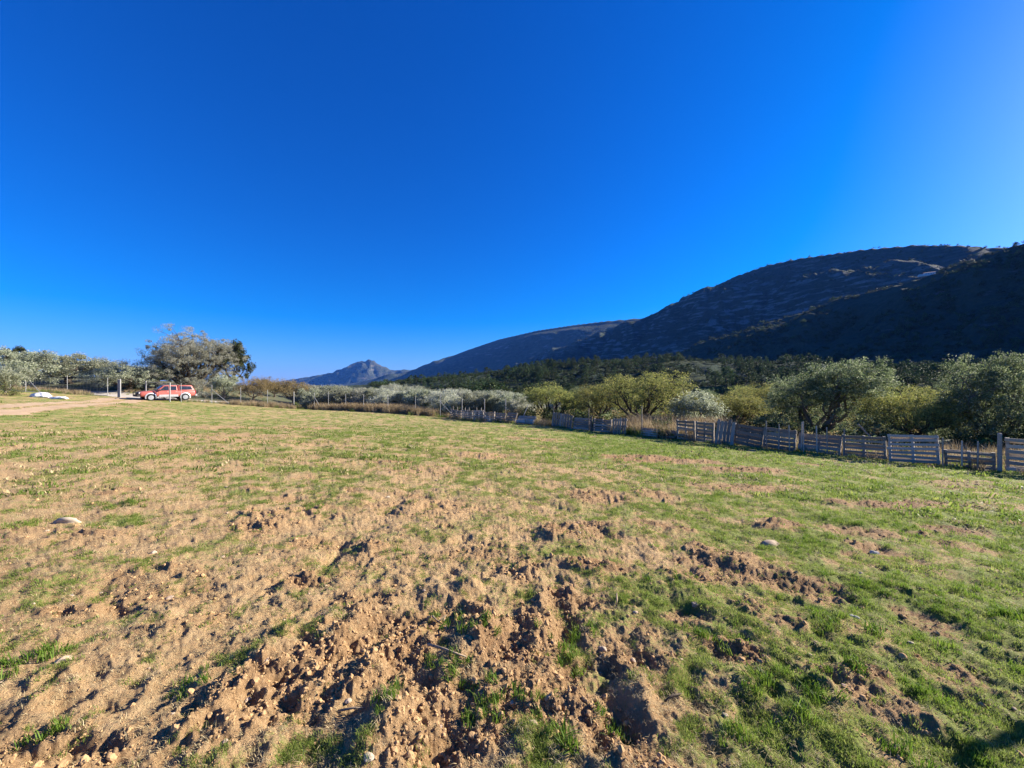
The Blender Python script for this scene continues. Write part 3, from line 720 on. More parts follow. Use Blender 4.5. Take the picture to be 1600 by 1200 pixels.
# -- darker trees and pines between orchard and hills
G2 = 'dark evergreen shrubs and trees beyond the orchard'
for k in range(60):
    px = rg.uniform(700, 1640); Y = rg.uniform(62, 120)
    x, y = at_px(px, Y); z = ground_z(x, y); h = rg.uniform(2.5, 4.6)
    plant_tree('holm_oak' if k % 3 else 'olive_tree', oak if k % 3 else olive_s2, x, y, h, h * rg.uniform(1.0, 1.4), rg.uniform(0, 6), z,
               label=('dark evergreen oak' if k % 3 else 'grey olive tree') + ' in the scrub behind ' + ('the left pallet row' if px < 850 else 'the yellow almonds' if px < 1100 else 'the big dark olive' if px < 1370 else 'the trees at the right border'), group=G2 if k % 3 else 'scattered olive trees beyond the orchard')
PN = [(1250, 150, 9), (1268, 145, 8), (1300, 155, 10), (1318, 160, 8.5), (1345, 140, 9), (1372, 150, 8), (1400, 120, 10.5), (1418, 118, 11), (1440, 124, 8), (1466, 130, 9), (1492, 128, 8), (1180, 170, 9), (1135, 180, 10), (1118, 185, 8), (1222, 165, 7), (1515, 110, 10.5), (1500, 150, 7), (1585, 120, 9),
      (700, 190, 8), (722, 195, 9), (738, 190, 10), (752, 185, 9.5), (770, 180, 10), (784, 190, 8), (712, 200, 8), (690, 205, 7), (810, 190, 8), (835, 200, 9), (860, 195, 8), (890, 190, 9)]
for k, (px, Y, h) in enumerate(PN):
    x, y = at_px(px, Y); side = 'among the dark trees right of centre' if px > 1000 else 'in the clump left of the yellow almonds'
    plant_tree('pine_tree', pine_near[k % 3], x, y, h, h * rg.uniform(.6, .85), rg.uniform(0, 6), label='rounded dark green pine ' + side, group='nearer pines ' + side, sink=.3)
cnt = 0; pts = []
while cnt < 250:
    px = rg.uniform(650, 1640); Y = rg.uniform(150, 380) if rg.rand() < .8 else rg.uniform(120, 200)
    x, y = at_px(px, Y); dens = fbm(np.array([x / 60]), np.array([y / 60]), 2, 700)[0]
    if dens < -.25 or (px < 760 and Y > 330) or (px < 700 and Y < 250): continue
    pts.append((x, y)); cnt += 1
PX = np.array(pts); PZ = surf_far(PX[:, 0], PX[:, 1])
for k in range(len(PX)):
    o = link('pine_tree', pine_far_me[k % 3]); o.location = (PX[k, 0], PX[k, 1], PZ[k] - .4)
    h = rg.uniform(4.3, 7.8) / 8; o.scale = (h * rg.uniform(.9, 1.25),) * 2 + (h,); o.rotation_euler = (0, 0, rg.uniform(0, 6.28))
    _u = 800 + F * PX[k, 0] / PX[k, 1]
    tag(o, 'dark green pine in the foothill wood ' + ('above the grey olive rows' if _u < 830 else 'above the yellow almonds' if _u < 1100 else 'above the low almond and big dark olive' if _u < 1350 else 'above the right end of the fence'), 'tree', 'pines wooding the foothill')

# ------------------------------------------------------------------ scattered cover (instances)
def scatter(name, pts, scl, rotz, idx, protos, label, tilt=None):
    coll = bpy.data.collections.new(name + '_kinds')
    for i, me in enumerate(protos):
        o = bpy.data.objects.new(f'{name}_kind_{i:02d}', me); coll.objects.link(o)
    me = bpy.data.meshes.new(name); me.vertices.add(len(pts)); me.vertices.foreach_set('co', np.asarray(pts, np.float32).ravel())
    add_attr(me, 'scl', scl)
    rot = np.zeros((len(pts), 3), np.float32); rot[:, 2] = rotz
    if tilt is not None: rot[:, :2] = tilt
    a = me.attributes.new('rot', 'FLOAT_VECTOR', 'POINT'); a.data.foreach_set('vector', rot.ravel())
    a = me.attributes.new('kidx', 'INT', 'POINT'); a.data.foreach_set('value', np.asarray(idx, np.int32))
    o = bpy.data.objects.new(name, me); COL.objects.link(o)
    ng = bpy.data.node_groups.new(name, 'GeometryNodeTree')
    ng.interface.new_socket('Geometry', in_out='INPUT', socket_type='NodeSocketGeometry'); ng.interface.new_socket('Geometry', in_out='OUTPUT', socket_type='NodeSocketGeometry')
    N = ng.nodes; L = ng.links
    gi, go = N.new('NodeGroupInput'), N.new('NodeGroupOutput')
    ci = N.new('GeometryNodeCollectionInfo'); ci.inputs['Collection'].default_value = coll; ci.inputs['Separate Children'].default_value = True; ci.inputs['Reset Children'].default_value = True
    ip = N.new('GeometryNodeInstanceOnPoints'); ip.inputs['Pick Instance'].default_value = True
    def na(nm, t):
        q = N.new('GeometryNodeInputNamedAttribute'); q.data_type = t; q.inputs['Name'].default_value = nm
        return [s for s in q.outputs if s.enabled][0]
    er = N.new('FunctionNodeEulerToRotation')
    L.new(gi.outputs[0], ip.inputs['Points']); L.new(ci.outputs[0], ip.inputs['Instance']); L.new(na('kidx', 'INT'), ip.inputs['Instance Index'])
    L.new(na('rot', 'FLOAT_VECTOR'), er.inputs[0]); L.new(er.outputs[0], ip.inputs['Rotation']); L.new(na('scl', 'FLOAT'), ip.inputs['Scale'])
    L.new(ip.outputs[0], go.inputs[0])
    md = o.modifiers.new('scatter', 'NODES'); md.node_group = ng
    o['kind'] = 'stuff'; o['label'] = label
    return o
def tuft(name, rng, n, h, w, radius, lean, mat, curl=.5):
    v = []; f = []
    for k in range(n):
        a = rng.uniform(0, 6.283); r = radius * math.sqrt(rng.rand()); bx, by = math.cos(a) * r, math.sin(a) * r
        d = rng.uniform(0, 6.283); hh = h * rng.uniform(.5, 1.25); ln = lean * rng.uniform(.2, 1.2) * hh
        dx, dy = math.cos(d), math.sin(d); sx, sy = -dy, dx; ww = w * rng.uniform(.7, 1.3)
        b = len(v)
        mx, my, mz = bx + dx * ln * .35, by + dy * ln * .35, hh * .6
        tx, ty, tz = bx + dx * ln, by + dy * ln, hh * (1 - curl * rng.uniform(0, .5))
        v += [(bx - sx * ww / 2, by - sy * ww / 2, -.006), (bx + sx * ww / 2, by + sy * ww / 2, -.006), (mx + sx * ww * .4, my + sy * ww * .4, mz), (mx - sx * ww * .4, my - sy * ww * .4, mz), (tx, ty, tz)]
        f += [(b, b + 1, b + 2, b + 3), (b + 3, b + 2, b + 4)]
    me = bpy.data.meshes.new(name); me.from_pydata(v, [], f); me.update(); me.materials.append(mat); return me
def rock_mesh(name, rng, mat, flat=.7, n=1, rough=.22):
    import bmesh
    bm = bmesh.new(); bmesh.ops.create_icosphere(bm, subdivisions=n + 1, radius=1)
    k = rng.normal(size=(4, 3))
    for v in bm.verts:
        d = 1 + rough * sum(math.sin(2.1 * v.co.dot(Vector(q)) + i) for i, q in enumerate(k)) * .5 + rng.uniform(-.08, .08)
        v.co = Vector((v.co.x * d, v.co.y * d, v.co.z * d * flat))
    me = bpy.data.meshes.new(name); bm.to_mesh(me); bm.free(); me.materials.append(mat); return me

rt = np.random.RandomState(77)
G_K = [tuft('t', rt, 16, .045, .0045, .06, .9, M['grass']) for _ in range(3)] + [tuft('t', rt, 14, .035, .005, .07, 1.3, M['grass']) for _ in range(2)]
L_K = [tuft('t', rt, 18, .085, .006, .055, .7, M['grass_lush']) for _ in range(2)]
S_K = [tuft('t', rt, 12, .035, .004, .08, 2.2, M['straw'], .8) for _ in range(3)]
B_K = [tuft('t', rt, 30, .06, .018, .20, .9, M['grass']) for _ in range(2)] + [tuft('t', rt, 26, .05, .018, .22, 1.4, M['straw']) for _ in range(1)]
W_K = [tuft('t', rt, 26, .16, .012, .10, .6, M['grass_lush']) for _ in range(2)]
C_K = [rock_mesh('c', rt, M['clod'], .75, 1, .35) for _ in range(4)]

def field_points(n, rmin, rmax, rng):
    """points over the field between two distances, even per unit of log distance"""
    r = np.exp(rng.uniform(math.log(rmin), math.log(rmax), n)); t = rng.uniform(-1.06, 1.06, n)
    return r * np.sin(t), r * np.cos(t)
P_all, S_all, R_all, I_all, T_all = [], [], [], [], []
def put(x, y, z, s, i, rng):
    n = len(x); P_all.append(np.stack([x, y, z], 1)); S_all.append(s); R_all.append(rng.uniform(0, 6.283, n)); I_all.append(i); T_all.append(rng.normal(size=(n, 2)) * .2)
kinds = G_K + L_K + S_K + B_K + W_K
iG, iL, iS, iB, iW = 0, len(G_K), len(G_K) + len(L_K), len(G_K) + len(L_K) + len(S_K), len(G_K) + len(L_K) + len(S_K) + len(B_K)
gr = np.random.RandomState(5)
for rmin, rmax, n in ((1.5, 4, 70000), (4, 9, 75000), (9, 20, 55000), (20, 52, 40000)):
    x, y = field_points(n, rmin, rmax, gr)
    h, ch, dk, g, ins, tr_, rd_ = near_height(x, y)
    fine = fbm(x / (.22 + .01 * np.hypot(x, y)), y / (.22 + .01 * np.hypot(x, y)), 3, 811, .7)
    pgreen = np.clip((g + .75 * fine - .42) * 1.5, 0, 1) * (1 - .75 * ch)
    u = gr.rand(n); keep = ins & (tr_ < .4)
    r = np.hypot(x, y); grow = np.clip(r / 4.5, 1, 2.6) ** .9
    m = keep & (u < pgreen)
    lush = m & (gr.rand(n) < np.clip((g - .72) * 1.0, 0.0, .25)) & (fine > 0)
    m = m & ~lush
    put(x[m], y[m], h[m], gr.uniform(.22, .6, m.sum()) * grow[m], iG + gr.randint(0, len(G_K), m.sum()), gr)
    put(x[lush], y[lush], h[lush], gr.uniform(.25, .65, lush.sum()) * np.clip(grow[lush], 1, 1.5), iL + gr.randint(0, len(L_K), lush.sum()), gr)
    s = keep & ~m & ~lush & (gr.rand(n) < .12 * (1 - .8 * ch))
    put(x[s], y[s], h[s], gr.uniform(.25, .6, s.sum()) * grow[s], iS + gr.randint(0, len(S_K), s.sum()), gr)
    if rmin >= 9:
        b = keep & (gr.rand(n) < .06 * pgreen)
        put(x[b], y[b], h[b], gr.uniform(.5, 1.3, b.sum()) * (1 + .01 * r[b]), iB + gr.randint(0, len(B_K), b.sum()), gr)
x, y = field_points(5200, 3.0, 46, gr); h, ch, dk, g, ins, tr_, rd_ = near_height(x, y); m = ins & (tr_ < .4) & (gr.rand(len(x)) < .25 + .6 * g)
put(x[m], y[m], h[m], gr.uniform(.25, .7, m.sum()) * np.clip(np.hypot(x, y)[m] / 9, .5, 1.6), iB + gr.randint(0, 2, m.sum()), gr)
# taller tufts seen singly
for px, py in [(480, 790), (760, 1085), (745, 1000), (750, 1120), (890, 1030), (1300, 985), (1390, 1000), (1330, 1060), (1040, 910), (610, 870), (190, 790), (880, 1000), (905, 990), (480, 800), (1560, 970), (1590, 965), (1180, 1075), (1290, 1100), (1240, 1130), (85, 1030), (20, 1050), (690, 1060), (700, 975), (620, 1110), (60, 1150), (300, 1075), (1480, 1010), (870, 1150), (1420, 1190), (950, 1130), (1110, 1000), (1150, 1160), (215, 790), (200, 793), (840, 1100)]:
    x0, y0 = P(px, py); k = 7
    x = x0 + gr.normal(size=k) * .035 * y0 ** .8; y = y0 + gr.normal(size=k) * .03 * y0 ** .8; h = near_height(x, y)[0]
    put(x, y, h, gr.uniform(.22, .5, k), iW + gr.randint(0, 2, k), gr)
scatter('grass', np.concatenate(P_all), np.concatenate(S_all), np.concatenate(R_all), np.concatenate(I_all), kinds, 'short green and straw coloured grass growing over the field', np.concatenate(T_all))
# clods
cx, cy = field_points(130000, 1.5, 24, gr)
h, ch, dk, g, ins, tr_, _ = near_height(cx, cy)
m = ins & (gr.rand(len(cx)) < ch * .42 + .16) & (tr_ < .4); cx, cy, h, ch = cx[m], cy[m], h[m], ch[m]
sz = np.exp(gr.normal(size=len(cx)) * .65) * .0026 * (1 + .10 * np.hypot(cx, cy)) * (.6 + .6 * ch)
scatter('loose_earth_clods', np.stack([cx, cy, h + sz * .2], 1), np.clip(sz, .0025, .014 * (1 + .09 * np.hypot(cx, cy))), gr.uniform(0, 6.28, len(cx)), gr.randint(0, 4, len(cx)), C_K, 'crumbled orange earth clods lying on the churned patches', gr.normal(size=(len(cx), 2)) * .6)
# pebbles
cx, cy = field_points(180, 1.5, 26, gr); h, ch, dk, g, ins, tr_, _ = near_height(cx, cy); m = ins; cx, cy, h = cx[m], cy[m], h[m]
sz = np.exp(gr.normal(size=len(cx)) * .5) * .007 * (1 + .1 * np.hypot(cx, cy))
PB = [rock_mesh('p', rt, M['pebble'], .6, 1, .3) for _ in range(3)]
scatter('pebbles', np.stack([cx, cy, h + sz * .2], 1), np.clip(sz, .003, .05), gr.uniform(0, 6.28, len(cx)), gr.randint(0, 3, len(cx)), PB, 'small pale pebbles scattered over the field')
# dry tall grass along the wire fence and behind the pallets
D_K = [tuft('t', rt, 46, .8, .016, .35, .35, M['tall_dry'], .3) for _ in range(3)] + [tuft('t', rt, 40, .45, .02, .35, .7, M['grass']) for _ in range(1)]
pl, sl, il = [], [], []
def strip(a, b, n, width, s0, s1, green=.1):
    t = gr.rand(n); o = gr.normal(size=n) * width; ex, ey = b[0] - a[0], b[1] - a[1]; L = math.hypot(ex, ey)
    x = a[0] + ex * t - ey / L * o; y = a[1] + ey * t + ex / L * o
    pl.append(np.stack([x, y, near_height(x, y)[0]], 1)); sl.append(gr.uniform(s0, s1, n)); il.append(np.where(gr.rand(n) < green, 3, gr.randint(0, 3, n)))
strip((-24.5, 47.9), (-8, 41.9), 900, .5, .6, 1.2, .08)
strip((-20, 46.6), (-10, 42.9), 500, .45, .8, 1.4, .05)
strip((-7.5, 41.3), (4.0, 27.0), 260, .3, .3, .8, .4)
strip((6.6, 24.6), (10, 20.2), 240, .35, .5, 1.15, .35)
strip((8.0, 26.0), (13.5, 24.0), 420, 1.0, .9, 1.5, .02)
strip((10, 19.6), (18, 9.6), 300, .3, .25, .6, .5)
strip((10.9, 20.0), (19.2, 9.6), 500, .35, .3, .6, .5)
strip((12.0, 20.6), (21, 10.5), 800, .8, .35, .75, .5)
strip((17, 17), (24, 13), 500, 1.4, .4, .9, .6)
strip((-26, 48.3), (-34, 47), 260, .6, .4, .9, .3)
strip((-34, 47), (-41.5, 44.5), 120, .4, .3, .6, .5)
strip((-47, 42.6), (-60, 46), 260, .6, .3, .8, .5)
strip((-34, 50), (-26, 54), 260, 1.5, .4, .9, .3)
strip((-40, 52), (-60, 58), 380, 2.5, .3, .8, .3)
scatter('dry_tall_grass', np.concatenate(pl), np.concatenate(sl), gr.uniform(0, 6.28, sum(map(len, sl))), np.concatenate(il), D_K, 'tall dry brown grass standing along the fences')
# low growth under and behind the orchard trees
def scrub_mesh(name, rng, n, mat, hgt=1.0, leaf=(.5, .32), nc=7):
    cen = rng.normal(size=(nc, 3)) * np.array([.4, .4, .25]) + np.array([0, 0, .5 * hgt]); cen[:, 2] = np.abs(cen[:, 2])
    v, f = leaf_quads(cen, n, .42, leaf[0], leaf[1], rng); me = quick_mesh(name, v, f, 4, False); me.materials.append(mat); return me
U_K = [scrub_mesh('u', R_(70 + k), 40, M[['bush', 'olive_dark', 'scrub', 'almond_brown'][k]], .8, (.2, .1), 9) for k in range(4)] + D_K
ur = np.random.RandomState(15); n = 13000
ux = ur.uniform(-30, 95, n); uy = 12 + 90 * ur.rand(n) ** 1.5
q_ = .785 * ux + .62 * uy
m = (q_ > 19.64 + 1.2) & ((uy > 48 - .375 * (ux + 26) + 2.5) | (ux > -7)) & (np.abs(ux) < 1.45 * uy) & (fbm(ux / 6, uy / 6, 3, 955) > -.25) & (np.hypot(ux, uy) < RMAX - 1)
ux, uy = ux[m], uy[m]; kk = np.where(ur.rand(len(ux)) < .45, 4 + ur.randint(0, 4, len(ux)), ur.choice([0, 1, 2, 2, 0, 3], len(ux)))
scatter('undergrowth', np.stack([ux, uy, near_height(ux, uy)[0]], 1), ur.uniform(.35, 1.0, len(ux)) * np.clip(uy / 30, .8, 1.5), ur.uniform(0, 6.28, len(ux)), kk, U_K, 'weeds, dry grass and low bushes under the orchard trees')
# scrub on the mountains
Q_K = [scrub_mesh('s', R_(90 + k), 30, M['scrub'], [.8, 1.1, 1.5][k], (.28, .17)) for k in range(3)] + [scrub_mesh('s', R_(95), 30, M['pine'], 1.9, (.28, .17))]
sr = np.random.RandomState(8)
n = 30000; r = np.exp(sr.uniform(math.log(78), math.log(2300), n)); t = sr.uniform(-.35, 1.02, n)
sx_, sy_ = r * np.sin(t), r * np.cos(t); szz = surf_far(sx_, sy_); mid = np.stack(mountains(sx_, sy_)).max(0)
m = ((mid > 3) | (r < 420)) & (fbm(sx_ / 90, sy_ / 90, 3, 901) > -.35); sx_, sy_, szz, r = sx_[m], sy_[m], szz[m], r[m]
scatter('hillside_scrub', np.stack([sx_, sy_, szz - .2], 1), sr.uniform(1.2, 3.2, len(r)) * np.clip(r / 450, .45, 1.5), sr.uniform(0, 6.28, len(r)), sr.randint(0, 4, len(r)), Q_K, 'dark scrub and small trees covering the hillsides')

# ------------------------------------------------------------------ red pickup
def loft(mb, sections, mi=0, cap=True):
    n = len(sections[0]); b = len(mb.v)
    for sct in sections: mb.v += [tuple(p) for p in sct]
    for i in range(len(sections) - 1):
        for k in range(n):
            mb.f.append((b + i * n + k, b + (i + 1) * n + k, b + (i + 1) * n + (k + 1) % n, b + i * n + (k + 1) % n)); mb.m.append(mi)
    if cap:
        mb.f.append(tuple(b + k for k in range(n))); mb.m.append(mi)
        mb.f.append(tuple(b + (len(sections) - 1) * n + n - 1 - k for k in range(n))); mb.m.append(mi)
def car_section(x, zl, zh, w, crown=.04, tuck=.05):
    half = [(w * .86, zl), (w * .97, zl + .10), (w, zl + .24), (w * .995, zh - .16), (w * .965, zh - .05), (w * .90, zh), (w * .45, zh + crown)]
    return [(x, y, z) for y, z in half] + [(x, -y, z) for y, z in half[::-1]]
def make_pickup(x, y, rz):
    red = plain('red_car_paint', (.40, .10, .08), .45, .0, .10, 3, .5); silver = plain('silver_trim', (.52, .52, .52), .4, .4, .1, 5)
    glass = plain('dark_car_glass', (.02, .025, .03), .08, 0, .1, 3, .8); rub = plain('tyre_rubber', (.018, .018, .018), .9, 0, .2, 9)
    rimm = plain('steel_rim', (.45, .45, .45), .35, .5, .1, 5); blk = plain('black_plastic', (.02, .02, .022), .6, 0, .2, 5)
    lampm = plain('head_lamp', (.75, .75, .72), .15, 0, .05, 3, .8); tail = plain('tail_lamp', (.35, .02, .02), .2, 0, .1, 3, .8); wht = plain('plate', (.7, .7, .68), .5)
    r = empty('pickup_truck', (x, y, gz_full(x, y) + .01), rz)
    b = MB(); ST = [(-2.46, .62, .84, .70), (-2.40, .52, .95, .80), (-2.25, .47, 1.0, .855), (-1.7, .44, 1.05, .87), (-1.05, .43, 1.10, .875), (0, .43, 1.12, .875), (.85, .43, 1.13, .875), (1.6, .44, 1.14, .875), (2.30, .50, 1.14, .865), (2.46, .60, 1.10, .83)]
    loft(b, [car_section(*q) for q in ST]); body = b.build('body', red, r, True)
    def house(name, xb0, xb1, xt0, xt1, zb, zt, wb, wt, mat):
        m = MB(); S = []
        for t in (0, .12, .5, .82, .95, 1):
            z = zb + (zt - zb) * t; w = wb + (wt - wb) * t; inset = .05 if t == 1 else 0
            xa = xb0 + (xt0 - xb0) * t + inset; xc = xb1 + (xt1 - xb1) * t - inset; w -= inset; c = .06
            S.append([(xa + c, -w, z), (xc - c, -w, z), (xc, -w + c, z), (xc, w - c, z), (xc - c, w, z), (xa + c, w, z), (xa, w - c, z), (xa, -w + c, z)])
        loft(m, S); return m.build(name, mat, r, True)
    cab = house('cabin', -1.08, .80, -.36, .78, 1.10, 1.72, .83, .66, red)
    can = house('canopy', .82, 2.40, .84, 2.12, 1.12, 1.74, .83, .67, red)
    def side_pane(name, pts, s, parent, mat=glass, zb=1.10, zt=1.72, wb=.83, wt=.66, off=.008):
        m = MB(); P3 = [(px_, s * (wb + (wt - wb) * (z_ - zb) / (zt - zb) + off), z_) for px_, z_ in pts]; P4 = [(a, c - s * .03, d) for a, c, d in P3]
        n = len(P3); m.v = P3 + P4; m.f = [tuple(range(n)), tuple(range(2 * n - 1, n - 1, -1))] + [(k, (k + 1) % n, n + (k + 1) % n, n + k) for k in range(n)]; m.m = [0] * (n + 2)
        return m.build(name, mat, parent)
    for s in (-1, 1):
        side_pane('window', [(-.78, 1.16), (.02, 1.16), (.02, 1.62), (-.32, 1.62)], s, cab)
        side_pane('window', [(.10, 1.16), (.70, 1.16), (.70, 1.62), (.10, 1.62)], s, cab)
        side_pane('window', [(.98, 1.22), (2.16, 1.22), (2.02, 1.62), (.98, 1.62)], s, can, zb=1.12, zt=1.74, wt=.67)
        for x0, x1 in ((-.92, .04), (.08, .80)):
            d = MB(); d.box(((x0 + x1) / 2, s * .878, .80), (x1 - x0 - .02, .014, .56)); dr = d.build('door', red, r)
            h = MB(); h.box((x1 - .14, s * .895, .98), (.16, .03, .035)); h.build('handle', silver, dr)
        m = MB(); m.box((-.05, s * .90, .47), (1.75, .10, .07)); m.build('side_step', silver, r)
        m = MB(); m.box((0, s * .884, .60), (1.66, .02, .13)); m.build('side_trim', silver, r)
        m = MB(); m.box((-.80, s * .98, 1.18), (.12, .18, .15), jit=.01); m.build('mirror', blk, r)
        for wx in (-1.52, 1.48):
            m = MB(); R0, R1 = .40, .50; n = 12; ring = []
            for k in range(n + 1):
                a = math.pi * (-.12 + 1.24 * k / n); ring.append((math.cos(a), math.sin(a)))
            for k in range(n):
                (c0, s0), (c1, s1) = ring[k], ring[k + 1]
                q = [(wx + c0 * R0, s * .915, .40 + s0 * R0), (wx + c1 * R0, s * .915, .40 + s1 * R0), (wx + c1 * R1, s * .89, .40 + s1 * R1), (wx + c0 * R1, s * .89, .40 + s0 * R1)]
                q2 = [(wx + c0 * R0, s * .80, .40 + s0 * R0), (wx + c1 * R0, s * .80, .40 + s1 * R0), q[1], q[0]]
                m.poly(q); m.poly(q2)
            m.build('wheel_arch', silver, r, True)
            m = MB(); m.tube([(wx, s * .70, .40), (wx, s * .882, .40)], .41, 20); m.build('wheel_well', blk, r)
            w = empty('wheel', (wx, s * .80, .37)); w.parent = r
            t = MB(); t.tube([(0, -.12, 0), (0, -.09, 0), (0, .09, 0), (0, .12, 0)], [.33, .37, .37, .33], 24); t.build('tyre', rub, w, True)
            t = MB(); t.tube([(0, s * .09, 0), (0, s * .128, 0)], .235, 20)
            for k in range(6):
                a = k * math.pi / 3; t.box((math.cos(a) * .14, s * .132, math.sin(a) * .14), (.05, .02, .05))
            t.tube([(0, s * .12, 0), (0, s * .15, 0)], .06, 10); t.build('rim', rimm, w)
        m = MB(); m.box((-2.41, s * .60, .86), (.10, .34, .16), jit=.008); m.build('headlight', lampm, r)
        m = MB(); m.box((2.44, s * .78, .92), (.07, .14, .34), jit=.006); m.build('tail_light', tail, r)
        m = MB(); m.tube([(-.2, s * .60, 1.755), (.7, s * .60, 1.765)], .018, 6); m.build('roof_rail', silver, cab)
    m = MB(); m.poly([(-1.02, -.70, 1.16), (-1.02, .70, 1.16), (-.44, .58, 1.66), (-.44, -.58, 1.66)])
    m.v = [(a - .012, b_, c + .01) for a, b_, c in m.v]; m.build('windscreen', glass, cab)
    m = MB(); m.poly([(2.375, .66, 1.22), (2.375, -.66, 1.22), (2.19, -.58, 1.62), (2.19, .58, 1.62)]); m.v = [(a + .015, b_, c) for a, b_, c in m.v]; m.build('rear_window', glass, can)
    m = MB(); m.box((-2.47, 0, .84), (.06, .80, .18)); m.build('grille', blk, r)
    m = MB(); m.box((-2.50, 0, .60), (.22, 1.70, .24), jit=.02); m.build('front_bumper', blk, r)
    m = MB(); m.tube([(-2.66, -.5, .55), (-2.68, -.5, 1.0), (-2.68, .5, 1.0), (-2.66, .5, .55)], .035, 8); m.build('bull_bar', blk, r)
    m = MB(); m.box((2.52, 0, .58), (.16, 1.66, .16), jit=.015); m.build('rear_bumper', silver, r)
    m = MB(); m.box((2.605, 0, .60), (.012, .5, .11)); m.build('number_plate', wht, r)
    tag(r, 'red double-cab pickup with silver wheel arches and hard canopy parked behind the gate', 'pickup')
    return r
cx_, cy_ = at_px(260, 44.2)
make_pickup(cx_, cy_, math.radians(56))

# ------------------------------------------------------------------ wire fences, gate
def post_at(px, Y, h, parent, r=.030, mat=None, origin=(0, 0, 0), lean=(0, 0), sides=8):
    x, y = at_px(px, Y); z = gz_full(x, y); m = MB()
    o = Vector((x, y, z)) - Vector(origin)
    m.tube([o + Vector((0, 0, -.2)), o + Vector((lean[0], lean[1], h))], r, sides)
    m.tube([o + Vector((lean[0], lean[1], h)), o + Vector((lean[0], lean[1], h + .03))], r * 1.12, sides)
    m.build('post', mat or M['galv'], parent); return o, h
def fence_run(label, posts, braces=(), strands=9, h=1.95, mesh_step=.5):
    x0, y0 = at_px(*posts[0][:2]); org = (x0, y0, gz_full(x0, y0))
    f = empty('wire_fence', org)
    P_ = [post_at(px, Y, hh, f, origin=org)[0] for px, Y, hh in posts]
    w = MB()
    for a, b in zip(P_[:-1], P_[1:]):
        d = (b - a).length
        for k in range(strands):
            zz = .08 + (h - .15) * k / (strands - 1)
            w.tube([a + Vector((0, 0, zz)), b + Vector((0, 0, zz))], .0028, 3, cap=False)
        n = int(d / mesh_step)
        for k in range(1, n):
            q = a.lerp(b, k / n); w.tube([q + Vector((0, 0, .06)), q + Vector((0, 0, h - .05))], .002, 3, cap=False)
    w.build('wire_mesh', M['wire'], f)
    for i, dx, dy in braces:
        m = MB(); a = P_[i]; m.tube([a + Vector((0, 0, h * .82)), a + Vector((dx, dy, -.05))], .03, 6); m.build('brace', M['galv'], f)
    tag(f, label, 'fence'); return f
fence_run('galvanised wire fence left of the gate, passing the white sacks', [(-60, 41, 2.1), (16, 42, 2.1), (40, 41, 2.2), (105, 45.5, 2.0), (168, 44, 2.0)], [(2, 2.0, -.4), (2, -1.2, 1.0)])
fence_run('galvanised wire fence with a braced post between the pickup and the brown almonds', [(283, 43.5, 2.1), (331, 45.4, 2.15), (376, 46.8, 2.1), (418, 47.4, 2.05), (459, 47.7, 2.1)], [(1, -1.6, .4), (1, 1.8, .3)])
fence_run('wire fence behind the tall dry grass in the middle of the field edge', [(459.5, 47.9, 2.1), (491, 47.3, 2.1), (513, 46.8, 2.2), (540, 46.0, 2.0), (568, 45.0, 2.0), (606, 43.6, 2.05), (649, 42.2, 2.05), (688, 40.6, 2.4)], [(7, 1.7, -.6), (1, .9, .1)])
fence_run('second wire fence further back behind the dry grass', [(502, 52, 2.1), (524, 51.5, 2.1), (553, 50.5, 2.1), (585, 49.5, 2.1)], [])
gx, gy = at_px(228, 42.6); gorg = (gx, gy, gz_full(gx, gy)); g = empty('metal_gate', gorg)
a, _ = post_at(228, 42.6, 2.05, g, .06, origin=gorg); b, _ = post_at(265.5, 43.1, 2.1, g, .06, origin=gorg)
m = MB(); m.tube([a + Vector((0, 0, 1.98)), b + Vector((0, 0, 2.0))], .025, 6); m.build('top_rail', M['galv'], g)
m = MB(); m.tube([a + Vector((0, 0, .25)), b + Vector((0, 0, .25))], .02, 6); m.build('bottom_rail', M['galv'], g)
m = MB()
for k in range(1, 7): q = a.lerp(b, k / 7); m.tube([q + Vector((0, 0, .25)), q + Vector((0, 0, 1.98))], .0025, 3, cap=False)
for k in range(1, 8): m.tube([a + Vector((0, 0, .25 + .216 * k)), b + Vector((0, 0, .25 + .216 * k))], .0025, 3, cap=False)
m.build('wire_mesh', M['wire'], g)
tag(g, 'open-looking metal gate frame in front of the red pickup', 'gate')
gx, gy = at_px(186, 42.5); gorg = (gx, gy, gz_full(gx, gy)); g = empty('gate_post', gorg)
m = MB(); m.box((-.10, 0, .98), (.07, .09, 2.1)); m.build('upright', M['galv'], g)
m = MB(); m.box((.11, .03, 1.0), (.07, .09, 2.15)); m.build('upright', M['galv'], g)
m = MB(); m.box((0, .02, 1.02), (.14, .03, 1.9)); m.build('infill_panel', plain('grey_sheet', (.36, .38, .40), .5, .3), g)
tag(g, 'thick double grey gate post left of the pickup at the end of the earth track', 'post')

